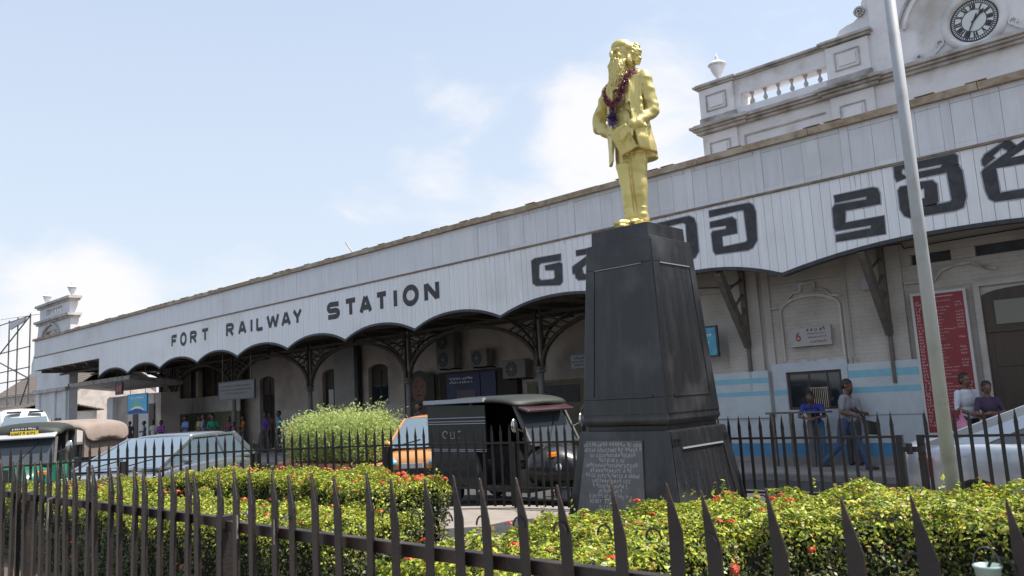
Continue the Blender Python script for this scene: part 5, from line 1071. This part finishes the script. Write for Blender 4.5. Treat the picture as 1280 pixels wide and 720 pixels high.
def person(label, x, y, z, face, H=1.68, top=(.3,.3,.3), bottom=(.05,.06,.1), pose='stand', skin=(.14,.07,.045), voxel=.013, sari=False, longhair=False, headdown=0, headyaw=0, group=None, female=False):
    """face: heading in degrees (0 = -Y)"""
    t = thing('person', label, 'person', (x,y,z), R(face), group); k = H/1.72
    J = dict(pel=(0,0,.94), nck=(0,-.005,1.45), hd=(0,-.02,1.585), shl=(.165,0,1.40), shr=(-.165,0,1.40), ell=(.23,.02,1.12), elr=(-.23,.02,1.12), wrl=(.24,-.06,.88), wrr=(-.24,-.06,.88),
             hpl=(.09,0,.93), hpr=(-.09,0,.93), knl=(.10,-.01,.50), knr=(-.10,-.01,.50), anl=(.10,.02,.09), anr=(-.10,.02,.09))
    P = {'stand': {}, 'walk': dict(knl=(.09,-.20,.52), anl=(.09,-.34,.10), knr=(-.09,.10,.50), anr=(-.09,.42,.17), ell=(.24,-.12,1.14), wrl=(.10,-.36,1.08), elr=(-.24,-.02,1.12), wrr=(-.08,-.28,1.02), nck=(0,-.06,1.44), hd=(0,-.12,1.58), shl=(.18,-.05,1.39), shr=(-.18,-.05,1.39)),
         'lean': dict(nck=(0,-.22,1.36), hd=(0,-.31,1.48), shl=(.18,-.2,1.32), shr=(-.18,-.2,1.32), ell=(.27,-.32,1.10), elr=(-.27,-.32,1.10), wrl=(.08,-.46,1.06), wrr=(-.08,-.46,1.06), knl=(.12,-.04,.5)),
         'hold': dict(ell=(.23,-.02,1.13), wrl=(.12,-.28,1.16), elr=(-.24,-.02,1.13), wrr=(-.14,-.27,1.02)), 'arms': dict(ell=(.25,-.05,1.14), wrl=(-.02,-.22,1.16), elr=(-.25,-.05,1.14), wrr=(.04,-.24,1.12)),
         'step': dict(knl=(.1,-.1,.52), anl=(.1,-.1,.09), knr=(-.1,.05,.5), anr=(-.1,.18,.10), wrl=(.22,-.2,.95)), 'hip': dict(elr=(-.38,.04,1.14), wrr=(-.2,-.06,1.0))}[pose]
    J.update(P); J = {a: Vector(v)*k for a, v in J.items()}; m = MB(); segs = []
    def seg(a, b, r0, r1, zone): caps(m, a, b, r0*k, r1*k, 12); segs.append((a, b, zone, (r0+r1)/2*k))
    pel, nck = J['pel'], J['nck']; ch = pel.lerp(nck,.66); wt = pel.lerp(nck,.25)
    sw = .92 if female else 1
    for c, r_, q in ((pel,(.155,.115,.12),1),(wt,(.14*sw,.105,.13),0),(ch,(.17*sw,.115,.17),0),(pel.lerp(nck,.88),(.15*sw,.09,.08),0)): m.ell(c, Vector(r_)*k, 16, 12)
    segs += [(pel-Vector((0,0,.02)),pel+Vector((0,0,.0)),1,.12*k),(pel.lerp(nck,.12),pel.lerp(nck,.78),0,.13*k)]
    seg(nck-Vector((0,0,.055)), J['hd']-Vector((0,0,.05))*k, .052, .05, 2)
    for s_ in 'lr':
        sh_, el, wr_ = J['sh'+s_], J['el'+s_], J['wr'+s_]; hp, kn, an = J['hp'+s_], J['kn'+s_], J['an'+s_]
        seg(ch.lerp(sh_,.6), sh_, .07, .058, 0); mid = sh_.lerp(el,.7); seg(sh_, mid, .058, .05, 0); seg(mid, el, .042, .040, 2 if pose != 'hold' else 0); seg(el, wr_, .040, .026, 2)
        d = (wr_-el).normalized(); hand_geo(m, wr_, d, Vector((1 if s_=='l' else -1,-.2,.3)), 1.05*k, .5); segs.append((wr_, wr_+d*.17*k, 2, .02))
        seg(hp, kn, .098, .072, 1); seg(kn, an, .072, .058, 1); fd = Vector((0,-1,0)); toe = an+fd*.15*k+Vector((0,0,-.05*k))
        caps(m, an+Vector((0,.03,-.045))*k, toe, .042*k, .034*k); segs.append((an+Vector((0,.03,-.06))*k, toe, 3, .03))
    if sari:
        rings = []
        for zz, rx, ry in ((.06,.27,.24),(.4,.22,.19),(.8,.185,.15),(1.0,.165,.13)): rings.append([(rx*k*math.cos(a*math.pi/8),ry*k*math.sin(a*math.pi/8),zz*k) for a in range(16)])
        m.loft(rings); segs.append((Vector((0,0,.08)),Vector((0,0,.95*k)),1,.22)); caps(m, J['shl'], pel+Vector((-.1,-.05,.05)), .085*k, .11*k)
    rot = Euler((R(headdown),0,R(headyaw))).to_matrix(); hc = J['hd']+Vector((0,0,.03)); head_geo(m, hc, rot, k*1.07)
    segs.append((hc+Vector((0,0,-.06*k)), hc+Vector((0,0,.06*k)), 2, .08*k))
    me = remeshed(m, voxel, 2, [mat('shirt',top,.8,c2=tuple(c*.8 for c in top),scale=6), mat('cloth',bottom,.85,c2=tuple(c*.75 for c in bottom),scale=6), mat('skin',skin,.5), mat('shoe',(.03,.025,.02),.5)], 'body')
    nv = len(me.vertices); co = np.empty(nv*3); me.vertices.foreach_get('co', co); co = co.reshape(-1,3); npoly = len(me.polygons); ce = np.empty(npoly*3); me.polygons.foreach_get('center', ce); ce = ce.reshape(-1,3)
    best = np.full(npoly,1e9); zn = np.zeros(npoly,int)
    for a, b, q, rr_ in segs:
        a = np.array(a); b = np.array(b); ab = b-a; tt_ = np.clip(((ce-a)@ab)/(ab@ab+1e-9),0,1); dd = np.linalg.norm(ce-(a+tt_[:,None]*ab),axis=1)-rr_; s_ = dd < best; best[s_] = dd[s_]; zn[s_] = q
    me.polygons.foreach_set('material_index', zn.astype(np.int32)); inst('body', me, t)
    h = MB(); f = lambda v: hc+rot@(Vector(v)*k)
    h.ell(f((0,.022,.052)), (.088*k,.100*k,.088*k), 16, 12, rot); h.ell(f((0,.05,.0)), (.080*k,.07*k,.085*k), 14, 10, rot)
    if longhair: h.ell(f((0,.085,-.03)), (.065*k,.05*k,.09*k), 14, 10, rot)
    hm = remeshed(h, .012, 1, mat('black hair',(.012,.01,.01),.5), 'hair')
    inst('hair', hm, t); return t
G1 = 'people waiting under the station arches'
person('man in grey shirt and jeans striding past the ticket wall with a dark bag', -5.98,15.95,.12, 98, 1.74, (.26,.25,.28), (.05,.08,.15), 'walk', headdown=28, voxel=.010)
person('youth in blue shirt and jeans leaning on the metal queue railing by the ticket window', -6.92,16.85,.12, 12, 1.62, (.03,.05,.28), (.09,.15,.24), 'lean', headdown=30, voxel=.010)
person('man in white shirt holding pink bags by the red fare board', -3.78,15.9,.13, 55, 1.72, (.55,.57,.62), (.03,.03,.04), 'hold', headdown=6, voxel=.010)
person('woman in dark patterned top beside the man with pink bags', -3.42,15.75,.13, 35, 1.56, (.05,.03,.07), (.04,.02,.03), 'arms', headdown=22, voxel=.010, longhair=True, female=True)
person('person with dark hair half hidden behind the striding man at the ticket window', -6.2,16.95,.12, 178, 1.62, (.22,.22,.24), (.05,.05,.06), 'stand', longhair=True)
bg_ = thing('pink_bag', 'translucent pink carrier bag in the hands of the man in white', 'bag', (-3.80,15.5,.92))
m = MB(); m.lathe([(.03,-.14),(.12,-.13),(.16,-.03),(.13,.09),(.05,.17),(.02,.24)], n=14); o = m.build('sack', mat('pink plastic', (.45,.12,.22), .35, c2=(.5,.25,.3), scale=6), bg_, smooth=True)
for v in o.data.vertices: v.co += Vector((noise.noise(v.co*14),noise.noise(v.co*14+Vector((5,0,0))),0))*.045
m = MB(); m.tube((0,0,.22),(.0,.05,.32),.018,.01); m.build('handle', mat('pink handle',(.45,.1,.2),.4), bg_)
b2 = thing('shoulder_bag', 'black shoulder bag held at the waist of the striding man', 'bag', (-5.52,16.1,1.02), R(75))
MB().hexa([(-.17,-.06,-.2),(.15,-.06,-.24),(.15,.06,-.24),(-.17,.06,-.2)],[(-.15,-.05,.06),(.17,-.05,.0),(.17,.05,.0),(-.15,.05,.06)]).build('pouch', CANB, b2, bevel=.03)
m = MB(); m.path([(-.15,0,.05),(-.2,.08,.2),(-.22,.18,.32)], .012, 6); m.build('strap', CANB, b2)
ppl = [('man in bright purple shirt low at the left of the waiting group', -39.6,17.3,.12,20,1.60,(.20,.04,.32),'arms',{}),
 ('man in light blue shirt standing in the middle of the waiting group', -38.9,18.2,.12,10,1.75,(.16,.30,.60),'arms',{}),
 ('dark haired man in black shirt behind the grey shirted man', -37.6,18.9,.12,-10,1.80,(.03,.03,.035),'stand',{}),
 ('man in grey blue shirt facing the man in green', -37.0,18.2,.12,-40,1.78,(.22,.28,.36),'hold',{}),
 ('man in emerald green shirt standing sideways in the waiting group', -35.7,18.0,.12,60,1.72,(.01,.26,.14),'arms',{}),
 ('woman in dark red sari at the right end of the waiting group', -34.0,17.9,.12,30,1.60,(.14,.03,.05),'stand',dict(sari=True,longhair=True,female=True)),
 ('man in purple blue shirt standing left of the blue shirted man by the door', -31.9,18.5,.12,0,1.72,(.06,.03,.22),'stand',{}),
 ('man in sky blue shirt with back to the door beside the dark purple shirt', -31.15,18.7,.12,-30,1.74,(.06,.28,.48),'hip',{}),
 ('person in white shirt in the shade left of the waiting group', -42.6,18.2,.12,30,1.62,(.5,.5,.48),'stand',{}),
 ('stooping person in pale grey top behind the beige three-wheeler', -44.2,18.4,.12,-20,1.60,(.30,.31,.33),'arms',{}),
 ('tall man in pale yellow shirt between the purple and light blue shirts', -40.3,19.6,.12,15,1.72,(.45,.40,.22),'stand',{}),
 ('woman in orange top behind the man in green', -36.2,19.8,.12,-15,1.60,(.4,.14,.04),'arms',dict(longhair=True,female=True)),
 ('man in brown checked shirt by the grey notice board column', -33.4,19.6,.12,35,1.70,(.14,.08,.05),'stand',{}),
 ('dark clothed person farthest left under the arches', -46.6,18.6,.12,40,1.62,(.05,.05,.06),'stand',{}),
 ('small child sized figure in dark pink beside the sari', -33.0,17.6,.12,-30,1.36,(.22,.06,.12),'step',dict(female=True)),
 ('man in dark shirt standing behind the yellow car', -18.6,15.9,.12,0,1.74,(.04,.04,.05),'stand',{}),
 ('man in pale blue shirt between the yellow car and black three-wheeler', -17.6,15.6,.12,40,1.62,(.30,.36,.48),'step',{}),
 ('person in black leaning beyond the windscreen of the black three-wheeler', -9.4,12.2,0,-60,1.66,(.02,.02,.025),'stand',{})]
for lb, x, y, z, fc, H_, tp, ps_, kw in ppl: person(lb, x, y, z, fc, H_, tp, random.choice([(.03,.03,.04),(.06,.07,.10),(.05,.045,.04)]), ps_, voxel=.016, group=G1, **kw)

# ---------------------------------------------------------------- golden statue
st = thing('statue', 'golden painted statue of a long bearded man in a frock coat holding a book', 'statue', (-5.80,8.94,4.03)); K = 1.47; st.scale = (K,)*3; st.rotation_euler = (0,0,R(-2))
def ering(cx, cy, z, rx, ry, n=28, pw=2.4, dents=None, ph=0):
    r_ = []
    for i in range(n):
        a = 2*math.pi*i/n; c, s_ = math.cos(a), math.sin(a); q = (abs(c)**pw+abs(s_)**pw)**(-1/pw); w_ = 1+(.035*math.sin(a*7+ph) if dents else 0)
        r_.append((cx+rx*c*q*w_, cy+ry*s_*q*w_, z))
    return r_
m = MB()
# trousers
def leg(pts):
    for (a, ra), (b, rb) in zip(pts[:-1], pts[1:]): caps(m, a, b, ra, rb, 16)
leg([((.07,.01,.95),.105),((.070,-.01,.70),.090),((.062,-.015,.48),.070),((.050,-.005,.25),.060),((.046,.0,.09),.066)])
leg([((-.07,.0,.95),.105),((-.060,-.05,.70),.084),((-.048,-.075,.48),.062),((-.032,-.08,.25),.052),((-.022,-.07,.09),.057)])
m.ell((0,.01,.95),(.17,.13,.12))
for sx, sy, an in ((.046,-.02,12),(-.028,-.10,-10)):
    rot = Euler((0,0,R(an))).to_matrix(); m.ell((sx,sy-.05,.042),(.052,.145,.045),16,10,rot); m.ell((sx,sy+.05,.05),(.05,.06,.06)); m.box(sx-.045,sx+.045,sy-.16,sy+.1,0.0,.022)
# coat body
m.loft([ering(.02,.045,.70,.20,.155,dents=1),ering(.015,.035,.80,.195,.15,dents=1,ph=1),ering(0,.02,.92,.19,.145,dents=1,ph=.5),ering(0,.012,1.05,.175,.13),ering(0,.01,1.2,.188,.135),ering(0,.012,1.33,.20,.13),ering(0,.02,1.42,.185,.105),ering(0,.02,1.485,.11,.08),ering(0,.01,1.54,.07,.07)])
for s_ in (-1,1): m.ell((s_*.165,.015,1.405),(.085,.085,.075)); m.ell((s_*.1,.02,1.44),(.1,.08,.06))
m.loft([ering(.035,.10,.66,.16,.09,pw=3),ering(.02,.1,.80,.17,.09),ering(0,.07,1.0,.13,.08)])   # tails
# open coat fronts hanging as thick flaps
def flap(P, th=.02):
    n = len(P)//2
    for i in range(n-1):
        a, b, c, d = [Vector(v) for v in (P[2*i],P[2*i+1],P[2*i+3],P[2*i+2])]; nn = (b-a).cross(d-a).normalized()*th
        m.add([a-nn,b-nn,c-nn,d-nn,a+nn,b+nn,c+nn,d+nn],[(0,3,2,1),(4,5,6,7),(0,1,5,4),(1,2,6,5),(2,3,7,6),(3,0,4,7)])
flap([(-.065,-.125,1.42),(-.18,-.06,1.42),(-.065,-.145,1.20),(-.19,-.07,1.20),(-.07,-.16,1.0),(-.19,-.08,1.0),(-.08,-.18,.80),(-.20,-.085,.80),(-.09,-.185,.635),(-.195,-.09,.625)],.016)
flap([(.085,-.12,1.42),(.19,-.05,1.42),(.105,-.142,1.20),(.20,-.07,1.20),(.13,-.15,1.0),(.21,-.08,1.0),(.165,-.155,.82),(.235,-.07,.80),(.175,-.135,.71),(.235,-.05,.69)],.014)
# lapels
flap([(-.03,-.128,1.43),(-.10,-.135,1.46),(-.055,-.150,1.30),(-.135,-.145,1.34),(-.07,-.158,1.14),(-.10,-.160,1.16)],.009)
flap([(.03,-.125,1.43),(.10,-.13,1.46),(.055,-.147,1.30),(.135,-.140,1.34),(.08,-.153,1.14),(.11,-.152,1.16)],.009)
for z in (1.22,1.13,1.04,.95): m.ell((0,-.135,z),(.012,.012,.012),8,6)
m.box(-.17,-.095,-.172,-.155,.90,.925); m.ell((-.01,-.11,1.0),(.12,.05,.14))
# his right arm (screen left): elbow out, hand behind the coat edge at the hip
caps(m,(-.20,.01,1.39),(-.395,.05,1.16),.080,.070,16); caps(m,(-.395,.05,1.16),(-.38,.02,1.08),.070,.064,16); caps(m,(-.385,.03,1.10),(-.20,-.03,.95),.064,.052,16); hand_geo(m,(-.20,-.03,.95),(.5,-.3,-.6),(-.7,-.5,.1),1.15,.3)
# his left arm: bent forward, hand holding a book at the waist
caps(m,(.195,.0,1.39),(.232,.035,1.07),.076,.064,16); caps(m,(.232,.035,1.07),(.15,-.15,.93),.064,.050,16); caps(m,(.165,-.12,.945),(.145,-.155,.925),.057,.057,16)
hand_geo(m,(.135,-.17,.92),(-.55,-.35,-.55),(.2,-.9,.4),1.35,.55)
bkM = Matrix.Translation((.055,-.195,.80))@Euler((R(8),R(-20),R(14))).to_matrix().to_4x4(); m.T = bkM
m.box(-.085,.085,-.018,-.010,-.12,.12); m.box(-.085,.085,.012,.020,-.12,.12); m.box(-.079,.080,-.011,.013,-.115,.115); m.box(-.088,-.078,-.016,.018,-.12,.12); m.T = None
# head
hr = Euler((R(-4),0,R(-12))).to_matrix(); hc = Vector((0,-.03,1.66)); Hs = 1.27
caps(m,(0,.0,1.5),(0,-.01,1.6),.066,.062); head_geo(m,hc,hr,Hs)
F = lambda v: hc+hr@(Vector(v)*Hs)
m.ell(F((0,-.010,.072)),(.078*Hs,.082*Hs,.055*Hs),18,12,hr); m.ell(F((0,-.106,-.012)),(.015*Hs,.024*Hs,.030*Hs),10,8,hr)
for s_ in (-1,1):
    m.ell(F((s_*.031,-.086,.022)),(.025*Hs,.013*Hs,.009*Hs),10,6,Euler((0,R(-s_*8),0)).to_matrix()@hr); m.ell(F((s_*.030,-.076,.002)),(.014*Hs,.010*Hs,.008*Hs),8,6,hr)
rs = random.Random(6)
for s_ in (-1,1):   # swept hair masses at temples, over the ears and behind
    for c_, r_ in (((.066,.015,.050),(.030,.055,.040)),((.078,.045,.015),(.030,.050,.050)),((.070,.070,-.030),(.030,.040,.045)),((.072,.000,-.045),(.018,.030,.045)),((.045,.075,.065),(.045,.045,.040))):
        m.ell(F((s_*c_[0],c_[1],c_[2])),tuple(q*Hs for q in r_),14,10,hr)
    for k in range(9):
        a = k/8*2.4; m.ell(F((s_*(.083+.004*math.sin(k*2)),.02+.062*math.sin(a),.055-.085*(1-math.cos(a))*.6)),(.020*Hs,.022*Hs,.019*Hs),10,8,hr)
m.ell(F((0,.06,.015)),(.090*Hs,.062*Hs,.10*Hs),14,10,hr)
m.loft([[tuple(F((rx*math.cos(a*math.pi/8),-.052+oy+ry*math.sin(a*math.pi/8),z))) for a in range(16)] for z,rx,ry,oy in ((-.045,.062,.038,.016),(-.08,.070,.050,.0),(-.13,.066,.050,-.008),(-.18,.055,.042,-.014),(-.23,.038,.030,-.018),(-.275,.014,.014,-.018))])
for k in range(60):
    a0 = rs.uniform(-math.pi*1.05,.05*math.pi); z0_ = rs.uniform(-.055,-.16); rx = .066*(1-(-z0_/.31)**2.2); ry = .050*(1-(-z0_/.33)**2); x_, y_ = rx*math.cos(a0), ry*math.sin(a0); P = []
    for q in range(6):
        z_ = z0_-q*.021; f_ = max(.1,1-((-z_)/.31)**2.3)/max(.1,1-((-z0_)/.31)**2.3); P.append(F((x_*f_+.005*math.sin(q*1.5+k),-.058+y_*f_-.010,z_)))
    for a, b in zip(P[:-1],P[1:]): m.tube(a,b,.0105,.0095,6)
for s_ in (-1,1):
    for q in range(3): caps(m,F((s_*.004,-.104,-.040-.004*q)),F((s_*(.045+.006*q),-.084+.004*q,-.062-.010*q)),.013,.007,8)
big = MB(); big.v = [(v[0],v[1],v[2]) for v in m.v]; big.f = m.f
me = remeshed(big, .0062, 2, [GOLD], 'figure')
nv = len(me.vertices); co = np.empty(nv*3); me.vertices.foreach_get('co',co); co = co.reshape(-1,3); nr_ = np.empty(nv*3); me.vertices.foreach_get('normal',nr_); nr_ = nr_.reshape(-1,3); dsp = np.zeros(nv)
for i in range(nv):
    x_, y_, z_ = co[i]
    bd = (hr.transposed()@(Vector((x_,y_,z_))-hc))/Hs
    if z_ < 1.46 and z_ > .05 and bd.z > -.30 and abs(bd.x) < .07 and bd.y < -.055: dsp[i] = abs(noise.noise(Vector((bd.x*75+math.sin(bd.z*40)*.8,bd.y*60,bd.z*9))))*.016-.004
    elif z_ < 1.45 and z_ > .05:
        arm = abs(x_) > .19 and z_ > .9
        if z_ < .62: v = noise.noise(Vector((x_*9,y_*9,z_*(4 if z_>.2 else 22))))*.012+noise.noise(Vector((x_*5+z_*6,y_*12,z_*14+3)))*.006
        elif arm: v = noise.noise(Vector((x_*6+z_*9,y_*10,z_*16)))*.014
        else: v = noise.noise(Vector((x_*12+z_*4,y_*12,z_*2.6)))*.009+noise.noise(Vector((x_*5+7,y_*5,z_*5+2)))*.010
        dsp[i] = v
    elif z_ >= 1.45:
        lo = (hr.transposed()@(Vector((x_,y_,z_))-hc))/Hs
        if lo.z < -.035 and lo.y < -.02: dsp[i] = abs(noise.noise(Vector((lo.x*75+math.sin(lo.z*40)*.8,lo.y*60,lo.z*9))))*.016-.004
        elif lo.y > .0 and (abs(lo.x) > .055 or lo.y > .04): dsp[i] = abs(noise.noise(Vector((lo.x*45,lo.y*28+lo.z*20,lo.z*45))))*.022-.005
        else: dsp[i] = 0
co += nr_*dsp[:,None]; me.vertices.foreach_set('co',co.ravel()); me.update()
inst('figure', me, st)
MB().box(-.17,.17,-.17,.13,-.004,.012).build('base_plate', GOLD, st)
# flower garland round the neck
gl = thing('garland', 'purple and maroon tinsel garland hanging round the neck of the golden statue', 'garland', (-5.80,8.94,4.03)); gl.scale = (K,)*3; gl.rotation_euler = (0,0,R(-2))
P = []
KP = [(-.02,.075,1.50),(-.12,.03,1.49),(-.16,-.05,1.42),(-.165,-.13,1.33),(-.11,-.175,1.22),(-.05,-.185,1.16),(.02,-.185,1.20),(.07,-.185,1.29),(.10,-.165,1.37),(.125,-.10,1.45),(.10,.02,1.49),(-.02,.075,1.50)]
for a, b in zip(KP[:-1],KP[1:]):
    for q in range(8): P.append(Vector(a).lerp(Vector(b),q/8))
T_ = [Vector((-.045,-.19,1.16)).lerp(Vector((-.055,-.20,1.02)),q/10) for q in range(11)]
MG = mat('garland tinsel', (.2,.05,.1), .35, metal=.4, island=[(.12,.02,.05),(.26,.06,.10),(.50,.22,.24),(.20,.06,.12),(.55,.40,.34)]); MGP = mat('garland tassel', (.1,.05,.3), .3, metal=.5, island=[(.06,.03,.16),(.16,.10,.32),(.35,.30,.45),(.08,.02,.10)])
def fluff(pts, n, r, s_, mt, nm):
    m = MB()
    for p in pts:
        for q in range(n):
            d = Vector((rs.gauss(0,1),rs.gauss(0,1),rs.gauss(0,1))).normalized(); c = p+d*r*rs.uniform(.3,1); u = d.orthogonal().normalized()*s_*.35; v = d*s_; m.add([c-u,c+v*.4-u*.3,c+v,c+u],[(0,1,2,3)])
    stuff(m.build(nm, mt, gl))
fluff(P,30,.027,.022,MG,'petals'); fluff(T_[:7],30,.022,.022,MG,'drop_petals'); fluff(T_[7:]+[T_[-1]+Vector((0,0,-.02))],40,.036,.034,MGP,'tassel')
m = MB(); m.path(P+[P[0]],.012,6); m.path(T_,.012,6); m.build('cord', mat('cord',(.08,.02,.03),.8), gl)

for o_ in list(bpy.data.objects):   # print too fine to pick apart letter by letter
    if o_.parent and o_.name.split('.')[0] in ('lettering', 'inscription', 'heading', 'side_lettering', 'numerals'): o_['kind'] = 'stuff'
